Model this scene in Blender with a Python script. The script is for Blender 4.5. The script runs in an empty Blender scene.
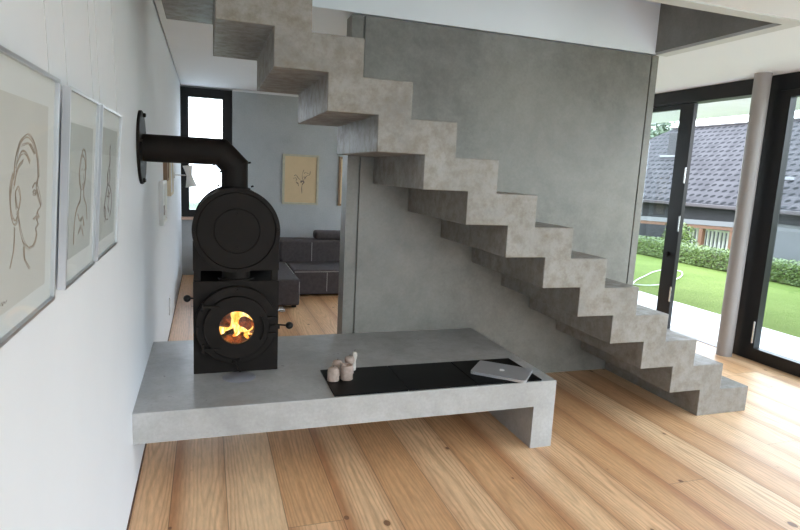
import bpy, bmesh, math, random
from mathutils import Vector, Matrix, noise
random.seed(7)
scene = bpy.context.scene
COL = scene.collection
PI = math.pi

# ------------------------------------------------------------------ materials
def new_mat(name):
    m = bpy.data.materials.new(name); m.use_nodes = True
    nt = m.node_tree; b = nt.nodes['Principled BSDF']
    return m, nt, b
def N(nt, kind, **kw):
    n = nt.nodes.new(kind)
    for k, v in kw.items():
        if k.startswith('i_'): n.inputs[k[2:]].default_value = v
        else: setattr(n, k, v)
    return n
def L(nt, a, b): nt.links.new(a, b)
def ramp(nt, fac, stops):
    r = nt.nodes.new('ShaderNodeValToRGB'); L(nt, fac, r.inputs[0])
    e = r.color_ramp.elements
    while len(e) < len(stops): e.new(0.5)
    for i, (p, c) in enumerate(stops):
        e[i].position = p; e[i].color = (*c, 1) if len(c) == 3 else c
    return r
def mixc(nt, fac, a, b, mode='MIX'):
    n = nt.nodes.new('ShaderNodeMix'); n.data_type = 'RGBA'; n.blend_type = mode
    for sock, v in ((n.inputs[0], fac), (n.inputs[6], a), (n.inputs[7], b)):
        if hasattr(v, 'is_linked'): L(nt, v, sock)
        else: sock.default_value = v if isinstance(v, (int, float)) else (*v, 1)
    return n.outputs[2]
def math_(nt, op, a, b=0.0, c=None):
    n = nt.nodes.new('ShaderNodeMath'); n.operation = op
    for i, v in enumerate((a, b) if c is None else (a, b, c)):
        if hasattr(v, 'is_linked'): L(nt, v, n.inputs[i])
        else: n.inputs[i].default_value = v
    return n.outputs[0]
def coords(nt, scale=(1, 1, 1), kind='Object'):
    t = N(nt, 'ShaderNodeTexCoord'); m = N(nt, 'ShaderNodeMapping'); m.inputs['Scale'].default_value = scale
    L(nt, t.outputs[kind], m.inputs[0]); return m.outputs[0]
def noise_(nt, vec, scale, detail=4, rough=0.6, dist=0.0):
    n = N(nt, 'ShaderNodeTexNoise'); L(nt, vec, n.inputs['Vector'])
    n.inputs['Scale'].default_value = scale; n.inputs['Detail'].default_value = detail
    n.inputs['Roughness'].default_value = rough; n.inputs['Distortion'].default_value = dist
    return n.outputs[0]
def bump(nt, b, h, strength=0.2, dist=0.01):
    n = N(nt, 'ShaderNodeBump'); n.inputs['Strength'].default_value = strength; n.inputs['Distance'].default_value = dist
    L(nt, h, n.inputs['Height']); L(nt, n.outputs[0], b.inputs['Normal'])

def plain(name, col, rough=0.5, metal=0.0, spec=0.5, var=0.06, vscale=8, bmp=0.0):
    m, nt, b = new_mat(name)
    v = noise_(nt, coords(nt), vscale, 4)
    lo = tuple(max(0, c * (1 - var)) for c in col); hi = tuple(min(1, c * (1 + var)) for c in col)
    r = ramp(nt, v, [(0.3, lo), (0.7, hi)])
    L(nt, r.outputs[0], b.inputs['Base Color'])
    b.inputs['Roughness'].default_value = rough; b.inputs['Metallic'].default_value = metal
    b.inputs['Specular IOR Level'].default_value = spec
    if bmp: bump(nt, b, noise_(nt, coords(nt), vscale * 12, 3), bmp, 0.004)
    return m

def concrete(name, base, warm, rough=0.55, amt=1.0, streak=0.0, scale=1.0, blotch=0.5):
    m, nt, b = new_mat(name)
    co = coords(nt)
    big = noise_(nt, co, 1.3 * scale, 5, 0.65, 0.4)
    mid = noise_(nt, co, 7 * scale, 6, 0.7)
    fine = noise_(nt, co, 60, 3, 0.6)
    d = tuple(c * (1 - 0.22 * amt) for c in base); h = tuple(min(1, c * (1 + 0.16 * amt)) for c in base)
    c1 = ramp(nt, big, [(0.3, d), (0.52, base), (0.72, h)]).outputs[0]
    k = ramp(nt, mid, [(0.42, (0, 0, 0)), (0.68, (blotch,) * 3)]).outputs[0]
    c2 = mixc(nt, k, c1, warm)
    f = ramp(nt, fine, [(0.3, (0.93,) * 3), (0.7, (1.05,) * 3)]).outputs[0]
    c3 = mixc(nt, 1.0, c2, f, 'MULTIPLY')
    if streak:
        s = noise_(nt, coords(nt, (9, 9, 0.5)), 2.5, 3)
        sr = ramp(nt, s, [(0.35, (1 - streak,) * 3), (0.65, (1.03,) * 3)]).outputs[0]
        c3 = mixc(nt, 1.0, c3, sr, 'MULTIPLY')
    vo = N(nt, 'ShaderNodeTexVoronoi'); L(nt, co, vo.inputs['Vector']); vo.inputs['Scale'].default_value = 14
    pore = ramp(nt, vo.outputs['Distance'], [(0.0, (0.55,) * 3), (0.045, (1,) * 3)]).outputs[0]
    pm = ramp(nt, noise_(nt, co, 3.1, 2), [(0.52, (1, 1, 1)), (0.6, (0, 0, 0))]).outputs[0]
    pore2 = mixc(nt, pm, pore, (1, 1, 1))
    c4 = mixc(nt, 1.0, c3, pore2, 'MULTIPLY')
    L(nt, c4, b.inputs['Base Color'])
    rr = ramp(nt, mid, [(0.3, (rough - 0.1,) * 3), (0.7, (rough + 0.12,) * 3)])
    L(nt, rr.outputs[0], b.inputs['Roughness'])
    bump(nt, b, mid, 0.12, 0.006)
    return m

def wood_floor():
    m, nt, b = new_mat('larch_floorboards')
    t = N(nt, 'ShaderNodeTexCoord'); sep = N(nt, 'ShaderNodeSeparateXYZ'); L(nt, t.outputs['Object'], sep.inputs[0])
    X, Y = sep.outputs[0], sep.outputs[1]
    W = 0.24
    xs = math_(nt, 'DIVIDE', math_(nt, 'SUBTRACT', X, 0.16), W)
    bi = math_(nt, 'FLOOR', xs); bf = math_(nt, 'FRACT', xs)
    wn = N(nt, 'ShaderNodeTexWhiteNoise', noise_dimensions='1D'); L(nt, bi, wn.inputs['W'])
    LEN = 3.9
    ys = math_(nt, 'ADD', math_(nt, 'DIVIDE', Y, LEN), math_(nt, 'MULTIPLY', wn.outputs['Value'], 5.0))
    ri = math_(nt, 'FLOOR', ys); rf = math_(nt, 'FRACT', ys)
    bid = math_(nt, 'ADD', math_(nt, 'MULTIPLY', bi, 7.31), math_(nt, 'MULTIPLY', ri, 3.17))
    wn2 = N(nt, 'ShaderNodeTexWhiteNoise', noise_dimensions='1D'); L(nt, bid, wn2.inputs['W'])
    rnd = wn2.outputs['Value']
    # grain coordinates: offset per board
    cmb = N(nt, 'ShaderNodeCombineXYZ')
    L(nt, math_(nt, 'ADD', X, math_(nt, 'MULTIPLY', rnd, 13.0)), cmb.inputs[0])
    L(nt, math_(nt, 'ADD', Y, math_(nt, 'MULTIPLY', rnd, 31.0)), cmb.inputs[1])
    L(nt, rnd, cmb.inputs[2])
    mp = N(nt, 'ShaderNodeMapping'); mp.inputs['Scale'].default_value = (1, 0.11, 1); L(nt, cmb.outputs[0], mp.inputs[0])
    low = noise_(nt, mp.outputs[0], 3.4, 4, 0.45)
    off = math_(nt, 'ABSOLUTE', math_(nt, 'SUBTRACT', bf, math_(nt, 'ADD', 0.35, math_(nt, 'MULTIPLY', rnd, 0.3))))
    field = math_(nt, 'ADD', math_(nt, 'MULTIPLY', math_(nt, 'POWER', off, 1.3), 2.0), math_(nt, 'MULTIPLY', low, 2.1))
    rings = math_(nt, 'SINE', math_(nt, 'MULTIPLY', field, 44.0))
    rings = math_(nt, 'POWER', math_(nt, 'MULTIPLY', math_(nt, 'ADD', rings, 1.0), 0.5), 2.6)
    fine = noise_(nt, mp.outputs[0], 85.0, 3, 0.65)
    base = ramp(nt, rnd, [(0.0, (0.53, 0.27, 0.125)), (0.25, (0.68, 0.39, 0.195)), (0.6, (0.80, 0.50, 0.28)), (1.0, (0.86, 0.60, 0.365))]).outputs[0]
    heart = ramp(nt, off, [(0.22, (0.0,) * 3), (0.5, (0.85,) * 3)]).outputs[0]
    hm = math_(nt, 'MULTIPLY', heart, ramp(nt, noise_(nt, mp.outputs[0], 1.5, 1), [(0.35, (0.1,) * 3), (0.65, (1,) * 3)]).outputs[0])
    c = mixc(nt, hm, base, (0.46, 0.20, 0.085))
    rm = math_(nt, 'MULTIPLY', rings, math_(nt, 'MULTIPLY', 0.65, ramp(nt, noise_(nt, mp.outputs[0], 2.3, 2), [(0.3, (0.25,) * 3), (0.7, (0.9,) * 3)]).outputs[0]))
    c = mixc(nt, rm, c, (0.40, 0.185, 0.075))
    c = mixc(nt, 1.0, c, ramp(nt, fine, [(0.3, (0.84,) * 3), (0.7, (1.10,) * 3)]).outputs[0], 'MULTIPLY')
    mk = N(nt, 'ShaderNodeMapping'); mk.inputs['Scale'].default_value = (1, 0.7, 1); L(nt, cmb.outputs[0], mk.inputs[0])
    vo = N(nt, 'ShaderNodeTexVoronoi'); L(nt, mk.outputs[0], vo.inputs['Vector']); vo.inputs['Scale'].default_value = 7.0
    sepc = N(nt, 'ShaderNodeSeparateColor'); L(nt, vo.outputs['Color'], sepc.inputs[0])
    size = math_(nt, 'MULTIPLY', math_(nt, 'POWER', sepc.outputs[0], 1.5), 0.135)
    kn = math_(nt, 'SUBTRACT', size, vo.outputs['Distance'])
    knot = ramp(nt, math_(nt, 'MULTIPLY', kn, 40.0), [(0.0, (0, 0, 0)), (0.6, (0.85,) * 3)]).outputs[0]
    halo = ramp(nt, math_(nt, 'MULTIPLY', math_(nt, 'ADD', kn, 0.07), 9.0), [(0.0, (0, 0, 0)), (0.9, (0.55,) * 3)]).outputs[0]
    c = mixc(nt, halo, c, (0.45, 0.21, 0.09))
    c = mixc(nt, knot, c, (0.16, 0.065, 0.03))
    gx = math_(nt, 'MINIMUM', bf, math_(nt, 'SUBTRACT', 1.0, bf))
    gy = math_(nt, 'MULTIPLY', math_(nt, 'MINIMUM', rf, math_(nt, 'SUBTRACT', 1.0, rf)), LEN / W)
    gap = math_(nt, 'MINIMUM', gx, gy)
    g = ramp(nt, gap, [(0.0, (0.40,) * 3), (0.012, (1,) * 3)]).outputs[0]
    c = mixc(nt, 1.0, c, g, 'MULTIPLY')
    L(nt, c, b.inputs['Base Color'])
    b.inputs['Roughness'].default_value = 0.42
    b.inputs['Specular IOR Level'].default_value = 0.5
    bump(nt, b, g, 0.25, 0.003)
    return m

def glass_mat(name, tint=(1, 1, 1), refl=1.0, rough=0.0):
    m = bpy.data.materials.new(name); m.use_nodes = True; nt = m.node_tree
    nt.nodes.clear(); out = N(nt, 'ShaderNodeOutputMaterial')
    tr = N(nt, 'ShaderNodeBsdfTransparent'); tr.inputs[0].default_value = (*tint, 1)
    gl = N(nt, 'ShaderNodeBsdfGlossy'); gl.inputs['Roughness'].default_value = rough
    lw = N(nt, 'ShaderNodeLayerWeight'); lw.inputs[0].default_value = 0.5      # Schlick reflectance, same from both sides
    sch = math_(nt, 'ADD', math_(nt, 'MULTIPLY', math_(nt, 'POWER', lw.outputs['Facing'], 5.0), 0.96), 0.04)
    mx = N(nt, 'ShaderNodeMixShader')
    L(nt, math_(nt, 'MULTIPLY', sch, refl), mx.inputs[0])
    L(nt, tr.outputs[0], mx.inputs[1]); L(nt, gl.outputs[0], mx.inputs[2]); L(nt, mx.outputs[0], out.inputs[0])
    return m

def frosted_mat():
    m, nt, b = new_mat('frosted_window_glass')
    b.inputs['Base Color'].default_value = (0.95, 0.98, 1, 1)
    b.inputs['Transmission Weight'].default_value = 1.0; b.inputs['Roughness'].default_value = 0.07
    b.inputs['IOR'].default_value = 1.2
    bump(nt, b, noise_(nt, coords(nt), 90, 2), 0.05, 0.002)
    return m

def tile_mat():
    m, nt, b = new_mat('grey_roof_tiles')
    t = N(nt, 'ShaderNodeTexCoord')
    sp = N(nt, 'ShaderNodeSeparateXYZ'); L(nt, t.outputs['UV'], sp.inputs[0])
    v = math_(nt, 'DIVIDE', sp.outputs[1], 0.62); row = math_(nt, 'FLOOR', v); fv = math_(nt, 'FRACT', v)
    uu = math_(nt, 'ADD', math_(nt, 'DIVIDE', sp.outputs[0], 0.50), math_(nt, 'MULTIPLY', row, 0.5))
    col_ = math_(nt, 'FLOOR', uu); fu = math_(nt, 'FRACT', uu)
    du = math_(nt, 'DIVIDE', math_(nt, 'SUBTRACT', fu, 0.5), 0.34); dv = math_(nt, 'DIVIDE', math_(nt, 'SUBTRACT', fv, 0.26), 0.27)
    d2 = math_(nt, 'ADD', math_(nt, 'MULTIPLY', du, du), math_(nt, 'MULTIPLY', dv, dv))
    hole = ramp(nt, d2, [(0.6, (0.04,) * 3), (1.05, (1,) * 3)]).outputs[0]  # dark spot per tile: gap plus painted shade under the tile wave
    wn = N(nt, 'ShaderNodeTexWhiteNoise', noise_dimensions='2D'); cb = N(nt, 'ShaderNodeCombineXYZ')
    L(nt, col_, cb.inputs[0]); L(nt, row, cb.inputs[1]); L(nt, cb.outputs[0], wn.inputs['Vector'])
    c = ramp(nt, wn.outputs['Value'], [(0.0, (0.040, 0.035, 0.036)), (1.0, (0.062, 0.055, 0.056))]).outputs[0]
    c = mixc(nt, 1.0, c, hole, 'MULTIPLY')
    L(nt, c, b.inputs['Base Color']); b.inputs['Roughness'].default_value = 0.6
    b.inputs['Specular IOR Level'].default_value = 0.08
    bump(nt, b, math_(nt, 'SUBTRACT', 1.0, fv), 0.3, 0.05)
    return m

def leaf_mat(name, a, c):
    m, nt, b = new_mat(name)
    oi = N(nt, 'ShaderNodeNewGeometry')
    r = ramp(nt, oi.outputs['Random Per Island'], [(0.0, a), (1.0, c)])
    L(nt, r.outputs[0], b.inputs['Base Color']); b.inputs['Roughness'].default_value = 0.55
    return m

def grass_mat():
    m, nt, b = new_mat('mown_grass')
    co = coords(nt)
    a = noise_(nt, co, 1.2, 4, 0.6); f = noise_(nt, co, 45, 5, 0.75)
    c = ramp(nt, a, [(0.3, (0.105, 0.150, 0.026)), (0.7, (0.145, 0.190, 0.042))]).outputs[0]
    c = mixc(nt, 1.0, c, ramp(nt, f, [(0.3, (0.62,) * 3), (0.7, (1.3,) * 3)]).outputs[0], 'MULTIPLY')
    L(nt, c, b.inputs['Base Color']); b.inputs['Roughness'].default_value = 0.9
    b.inputs['Specular IOR Level'].default_value = 0.15
    bump(nt, b, f, 0.8, 0.03)
    return m

def flame_mat():
    m = bpy.data.materials.new('wood_flames'); m.use_nodes = True; nt = m.node_tree; nt.nodes.clear()
    out = N(nt, 'ShaderNodeOutputMaterial'); em = N(nt, 'ShaderNodeEmission')
    v = noise_(nt, coords(nt, (1, 1, 0.6)), 17, 3, 0.6, 1.5)
    r = ramp(nt, v, [(0.28, (0.85, 0.13, 0.01)), (0.45, (1.0, 0.36, 0.04)), (0.56, (1.0, 0.66, 0.20)), (0.68, (1.0, 0.9, 0.55))])
    L(nt, r.outputs[0], em.inputs[0]); em.inputs[1].default_value = 0.85
    L(nt, em.outputs[0], out.inputs[0]); return m
def ember_mat():
    m, nt, b = new_mat('burning_log_bark')
    v = noise_(nt, coords(nt), 26, 5, 0.7, 0.8)
    L(nt, ramp(nt, v, [(0.3, (0.012, 0.006, 0.005)), (0.7, (0.06, 0.018, 0.012))]).outputs[0], b.inputs['Base Color'])
    L(nt, ramp(nt, v, [(0.45, (0, 0, 0)), (0.62, (0.9, 0.16, 0.02)), (0.75, (1, 0.5, 0.1))]).outputs[0], b.inputs['Emission Color'])
    b.inputs['Emission Strength'].default_value = 0.2; b.inputs['Roughness'].default_value = 0.9
    return m

M = {}
M['plaster'] = plain('white_plaster_wall', (0.77, 0.79, 0.835), 0.75, var=0.012, vscale=3, bmp=0.03)
M['ceiling'] = plain('white_ceiling_paint', (0.80, 0.805, 0.82), 0.8, var=0.01, vscale=2)
M['lip'] = plain('pale_grey_lip_paint', (0.60, 0.60, 0.585), 0.7, var=0.02)
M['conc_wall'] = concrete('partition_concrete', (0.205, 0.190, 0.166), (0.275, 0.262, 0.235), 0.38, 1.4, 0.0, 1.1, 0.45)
M['conc_back'] = concrete('back_wall_concrete', (0.42, 0.44, 0.46), (0.47, 0.48, 0.49), 0.5, 0.6, 0.0, 1.2, 0.4)
M['conc_stair'] = concrete('stair_concrete', (0.255, 0.236, 0.214), (0.175, 0.145, 0.112), 0.45, 1.15, 0.0, 2.2, 0.85)
M['conc_bench'] = concrete('bench_concrete', (0.40, 0.395, 0.39), (0.32, 0.31, 0.285), 0.36, 1.0, 0.0, 1.9, 0.5)
M['floor'] = wood_floor()
M['black_frame'] = plain('black_window_frame', (0.010, 0.009, 0.0095), 0.32, spec=0.3)
M['steel'] = plain('matt_black_stove_steel', (0.0100, 0.0072, 0.0058), 0.6, metal=0.0, spec=0.14, var=0.15, vscale=14)
M['steel_dark'] = plain('inner_stove_steel', (0.012, 0.010, 0.009), 0.6, spec=0.3)
M['knob'] = plain('black_knob_plastic', (0.006, 0.005, 0.005), 0.35, spec=0.25)
M['chrome'] = plain('bright_steel', (0.7, 0.7, 0.7), 0.25, metal=1.0)
M['alu'] = plain('brushed_frame_aluminium', (0.60, 0.60, 0.62), 0.38, metal=0.9, var=0.03)
M['granite'] = plain('black_stone_panel', (0.003, 0.003, 0.0033), 0.35, spec=0.08, var=0.3, vscale=60)
M['column'] = plain('grey_column_paint', (0.30, 0.272, 0.26), 0.5, var=0.03)
M['glass'] = glass_mat('clear_window_glass', (0.93, 0.96, 0.96), 1.0)
M['pic_glass'] = glass_mat('picture_glass', (0.97, 0.98, 0.98), 0.15)
M['stove_glass'] = glass_mat('stove_window_glass', (0.95, 0.93, 0.9), 0.6)
M['disc_glass'] = plain('milky_glass_disc', (0.25, 0.25, 0.28), 0.3, var=0.02)
M['frosted'] = frosted_mat()
M['mat_white'] = plain('white_mat_board', (0.70, 0.705, 0.71), 0.9, var=0.01)
M['paper'] = plain('warm_white_drawing_paper', (0.60, 0.585, 0.565), 0.9, var=0.04, vscale=5)
M['paper_grey'] = plain('grey_drawing_paper', (0.50, 0.51, 0.505), 0.9, var=0.05, vscale=6)
M['paper_tan'] = plain('tan_drawing_paper', (0.68, 0.52, 0.33), 0.9, var=0.04, vscale=5)
M['ink_brown'] = plain('brown_wash_line', (0.40, 0.32, 0.26), 0.9, var=0.25, vscale=30)
M['ink_dark'] = plain('charcoal_line', (0.20, 0.15, 0.14), 0.9, var=0.3, vscale=30)
M['wire'] = plain('nylon_hanging_wire', (0.5, 0.5, 0.52), 0.4)
M['frame_olive'] = plain('pale_gilt_frame', (0.50, 0.47, 0.36), 0.5, var=0.1, vscale=20)
M['frame_brown'] = plain('brown_picture_frame', (0.27, 0.17, 0.10), 0.5)
M['frame_cream'] = plain('cream_picture_frame', (0.66, 0.56, 0.40), 0.5)
M['sofa'] = plain('dark_grey_sofa_fabric', (0.080, 0.068, 0.070), 0.95, spec=0.15, var=0.18, vscale=30, bmp=0.3)
M['thread'] = plain('white_seam_thread', (0.6, 0.58, 0.56), 0.8)
M['lampw'] = plain('white_lamp_enamel', (0.82, 0.82, 0.82), 0.35, var=0.01)
M['sill'] = plain('pale_wood_sill', (0.62, 0.42, 0.33), 0.5, var=0.1, vscale=12)
M['socket'] = plain('white_socket_plastic', (0.75, 0.75, 0.77), 0.4, var=0.01)
M['laptop'] = plain('silver_laptop_aluminium', (0.44, 0.44, 0.455), 0.35, metal=0.5, var=0.02)
M['laptop_dark'] = plain('dark_laptop_gap', (0.05, 0.05, 0.05), 0.5)
M['logo'] = plain('white_lid_emblem', (0.95, 0.95, 0.97), 0.25, var=0.01)
M['wax'] = plain('beige_stone_wax', (0.38, 0.29, 0.245), 0.6, var=0.22, vscale=35, bmp=0.3)
M['wax_pale'] = plain('pale_stone_wax', (0.52, 0.48, 0.43), 0.6, var=0.15, vscale=35, bmp=0.3)
M['wick'] = plain('candle_wick', (0.06, 0.04, 0.03), 0.9)
M['flame'] = flame_mat(); M['ember'] = ember_mat()
M['terrace'] = plain('pale_terrace_slab', (0.78, 0.77, 0.76), 0.8, var=0.03)
M['grass'] = grass_mat()
M['ground'] = plain('far_meadow', (0.05, 0.095, 0.035), 0.95, var=0.25, vscale=0.4)
M['hedge'] = leaf_mat('hedge_leaves', (0.06, 0.10, 0.015), (0.13, 0.185, 0.035))
M['leaf'] = leaf_mat('tree_leaves', (0.04, 0.07, 0.025), (0.10, 0.14, 0.06))
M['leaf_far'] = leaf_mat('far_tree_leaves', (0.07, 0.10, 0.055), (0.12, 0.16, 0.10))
M['bark'] = plain('tree_bark', (0.10, 0.075, 0.055), 0.9, var=0.3)
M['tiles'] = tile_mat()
M['house_dark'] = plain('dark_timber_cladding', (0.030, 0.029, 0.034), 0.8, var=0.15, vscale=2)
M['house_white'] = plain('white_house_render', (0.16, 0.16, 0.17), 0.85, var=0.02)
M['gutter'] = plain('brown_gutter', (0.05, 0.04, 0.042), 0.4)
M['chimney'] = plain('grey_chimney_sheet', (0.050, 0.046, 0.048), 0.7, var=0.03)
M['flash'] = plain('pale_flashing', (0.2, 0.2, 0.21), 0.4)
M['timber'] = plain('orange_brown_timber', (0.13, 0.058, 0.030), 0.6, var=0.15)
M['canopy'] = plain('pale_canopy_sheet', (0.14, 0.138, 0.142), 0.6, var=0.03)
M['rail'] = plain('white_rail_paint', (0.7, 0.7, 0.72), 0.5)
M['hose'] = plain('pale_hose_rubber', (0.55, 0.6, 0.5), 0.4)
M['soffit'] = plain('pale_blue_grey_soffit', (0.92, 0.86, 0.95), 0.8, var=0.02)

# ------------------------------------------------------------------ mesh helpers
def box(bm, x0, x1, y0, y1, z0, z1, bev=0.0):
    vs = [bm.verts.new((x, y, z)) for x in (x0, x1) for y in (y0, y1) for z in (z0, z1)]
    fs = []
    for a in ((0, 1, 3, 2), (4, 6, 7, 5), (0, 4, 5, 1), (2, 3, 7, 6), (0, 2, 6, 4), (1, 5, 7, 3)):
        fs.append(bm.faces.new([vs[i] for i in a]))
    if bev:
        es = list({e for f in fs for e in f.edges})
        bmesh.ops.bevel(bm, geom=es, offset=bev, segments=2, profile=0.7, affect='EDGES')
    return vs
def tube(bm, pts, r, seg=10, cap=True, rs=None):
    pts = [Vector(p) for p in pts]; rings = []
    n = len(pts); prev = None
    for i, p in enumerate(pts):
        if i == 0: t = pts[1] - pts[0]
        elif i == n - 1: t = pts[-1] - pts[-2]
        else: t = (pts[i + 1] - p).normalized() + (p - pts[i - 1]).normalized()
        t.normalize()
        if prev is None:
            a = Vector((0, 0, 1)) if abs(t.z) < 0.9 else Vector((1, 0, 0))
            u = t.cross(a).normalized()
        else:
            u = (prev - t * prev.dot(t)).normalized()
        prev = u; v = t.cross(u)
        k = 1.0
        if 0 < i < n - 1:
            c = (pts[i + 1] - p).normalized().dot(t); k = 1 / max(c, 0.5)
        rr = rs[i] if rs else r
        ring = []
        bend = None
        if 0 < i < n - 1:
            bend = ((pts[i + 1] - p).normalized() - (p - pts[i - 1]).normalized())
            bend = bend.normalized() if bend.length > 1e-5 else None
        for s in range(seg):
            a = 2 * PI * s / seg
            d = u * math.cos(a) * rr + v * math.sin(a) * rr
            if bend: d = d + bend * d.dot(bend) * (k - 1)
            ring.append(bm.verts.new(p + d))
        rings.append(ring)
    for i in range(n - 1):
        for s in range(seg):
            bm.faces.new((rings[i][s], rings[i][(s + 1) % seg], rings[i + 1][(s + 1) % seg], rings[i + 1][s]))
    if cap:
        bm.faces.new(list(reversed(rings[0]))); bm.faces.new(rings[-1])
    return rings
def lathe(bm, prof, origin=(0, 0, 0), axis='Z', seg=48):
    """prof: list of (radius, height). axis Z, or -Y (height grows away from the camera, +Y)"""
    o = Vector(origin); rings = []
    for r, h in prof:
        ring = []
        if r < 1e-6:
            p = {'Z': Vector((0, 0, h)), 'Y': Vector((0, h, 0)), 'X': Vector((h, 0, 0))}[axis]
            rings.append([bm.verts.new(o + p)]); continue
        for s in range(seg):
            a = 2 * PI * s / seg; c, d = r * math.cos(a), r * math.sin(a)
            p = {'Z': Vector((c, d, h)), 'Y': Vector((c, h, -d)), 'X': Vector((h, c, d))}[axis]
            ring.append(bm.verts.new(o + p))
        rings.append(ring)
    for a, b in zip(rings, rings[1:]):
        if len(a) == 1 and len(b) == 1: continue
        for s in range(seg):
            t = (s + 1) % seg
            if len(a) == 1: bm.faces.new((a[0], b[t], b[s]))
            elif len(b) == 1: bm.faces.new((a[s], a[t], b[0]))
            else: bm.faces.new((a[s], a[t], b[t], b[s]))
def prism(bm, poly, axis, a0, a1):
    """poly of 2-D points extruded along axis from a0 to a1"""
    def P(p, a):
        return {'Y': (p[0], a, p[1]), 'X': (a, p[0], p[1]), 'Z': (p[0], p[1], a)}[axis]
    v0 = [bm.verts.new(P(p, a0)) for p in poly]; v1 = [bm.verts.new(P(p, a1)) for p in poly]
    n = len(poly)
    bm.faces.new(v0); bm.faces.new(list(reversed(v1)))
    for i in range(n):
        j = (i + 1) % n; bm.faces.new((v0[j], v0[i], v1[i], v1[j]))
def obj(name, bm, mat, parent=None, smooth=False, loc=None, bevel=0.0, sub=0, angle=40):
    bmesh.ops.recalc_face_normals(bm, faces=bm.faces)
    me = bpy.data.meshes.new(name); 
    if smooth:
        for f in bm.faces: f.smooth = True
        for e in bm.edges:
            if len(e.link_faces) == 2 and e.calc_face_angle(0) > math.radians(angle): e.smooth = False
    # put the origin at the mesh's base when loc is given
    if loc is not None:
        bmesh.ops.translate(bm, verts=bm.verts, vec=-Vector(loc))
    bm.to_mesh(me); bm.free()
    o = bpy.data.objects.new(name, me); me.materials.append(mat); COL.objects.link(o)
    if parent:
        o.parent = parent
        pl = parent_world(parent)
        o.matrix_parent_inverse = Matrix.Translation(-pl)
    if loc is not None: o.location = loc
    if bevel:
        md = o.modifiers.new('bevel', 'BEVEL'); md.width = bevel; md.segments = 2; md.limit_method = 'ANGLE'
    if sub:
        md = o.modifiers.new('sub', 'SUBSURF'); md.levels = sub; md.render_levels = sub
    return o
def parent_world(p):
    v = Vector(p.location)
    return v if p.parent is None else v    # things only ever translate by their own location
def thing(name, label, cat, loc=(0, 0, 0), group=None, kind=None):
    o = bpy.data.objects.new(name, None); COL.objects.link(o); o.location = loc; o.empty_display_size = 0.1
    if label: o['label'] = label
    if cat: o['category'] = cat
    if group: o['group'] = group
    if kind: o['kind'] = kind
    return o
def tag(o, label, cat, group=None, kind=None):
    o['label'] = label; o['category'] = cat
    if group: o['group'] = group
    if kind: o['kind'] = kind
    return o
def struct(name, bm, mat, label=None, cat=None, **kw):
    o = obj(name, bm, mat, **kw); o['kind'] = 'structure'
    if label: o['label'] = label
    if cat: o['category'] = cat
    return o
def B(*a, **k):
    bm = bmesh.new(); box(bm, *a, **k); return bm

# ------------------------------------------------------------------ room shell
H = 2.50; UP = 5.3; YB = 8.25; YN = -2.6; XR = 5.0; YP = 3.761; XH = 3.57; YH = 2.72
struct('floor', B(0, XR + 0.02, YN, YB + 0.15, -0.2, 0), M['floor'], 'wide larch floorboards with knots, running towards the sofa', 'floor')
struct('wall_left', B(-0.25, 0, YN - 0.2, YB + 0.15, -0.2, UP), M['plaster'], 'long white plastered wall with the framed drawings', 'wall')
# back wall: window opening x 0..0.65, z .80..2.485
bm = bmesh.new()
box(bm, 0, 0.65, YB, YB + 0.15, 0, 0.78); box(bm, 0.65, 2.35, 8.15, YB + 0.15, 0, 2.47); box(bm, 2.35, 4.8, 8.15, YB + 0.15, 0, 0.05); box(bm, 2.35, 4.8, 8.15, YB + 0.15, 2.36, 2.47); box(bm, 4.8, 5.02, 8.15, YB + 0.15, 0, 2.47); box(bm, 0, 5.02, YB, YB + 0.15, 2.485, 2.85)
struct('wall_back', bm, M['conc_back'], 'blue-grey concrete wall at the back behind the sofa', 'wall')
struct('trim_1', B(0.65, 5.0, 8.165, 8.25, 2.470, 2.4995), M['ceiling'], 'thin white strip along the top of the back concrete wall', 'trim')
# partition: recessed joints near both ends, like the shadow lines of the photo
bm = bmesh.new()
x0, x1 = 1.200, 3.615
box(bm, x0, x0 + 0.072, YP, YP + 0.15, 0, 2.49); box(bm, x0 + 0.072, x0 + 0.088, YP + 0.02, YP + 0.13, 0, 2.49)
box(bm, x0 + 0.088, 3.545, YP, YP + 0.15, 0, 2.49); box(bm, 3.545, 3.557, YP + 0.02, YP + 0.13, 0, 2.49); box(bm, 3.557, x1, YP, YP + 0.15, 0, 2.49)
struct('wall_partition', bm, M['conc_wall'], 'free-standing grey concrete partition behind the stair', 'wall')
# ceiling slab with the stair opening
bm = bmesh.new()
G = 0.012
box(bm, G, XR + 0.1, YP - 0.006, YB, H, H + 0.35)
box(bm, G, XR + 0.1, YN, YH - 0.09, H, H + 0.35)
box(bm, XH + 0.11, XR + 0.1, YH - 0.09, YP - 0.006, H, H + 0.35)
struct('ceiling', bm, M['ceiling'], 'white ceiling around the stair opening', 'ceiling')
# painted lip round the opening and its concrete right cheek
bm = bmesh.new()
box(bm, G, XH + 0.11, YH - 0.09, YH, H - 0.008, H + 0.345); box(bm, XH + 0.006, XH + 0.11, YH, YP - 0.007, H - 0.008, H + 0.345)
struct('trim_2', bm, M['lip'], 'pale grey lip around the stair opening in the ceiling', 'trim')
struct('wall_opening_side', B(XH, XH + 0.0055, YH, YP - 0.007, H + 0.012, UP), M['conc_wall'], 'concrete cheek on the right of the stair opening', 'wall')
# upper storey around the stairwell
bm = bmesh.new()
box(bm, 0, XR + 0.1, YP + 0.0, YP + 0.12, H + 0.35, UP)

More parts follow.
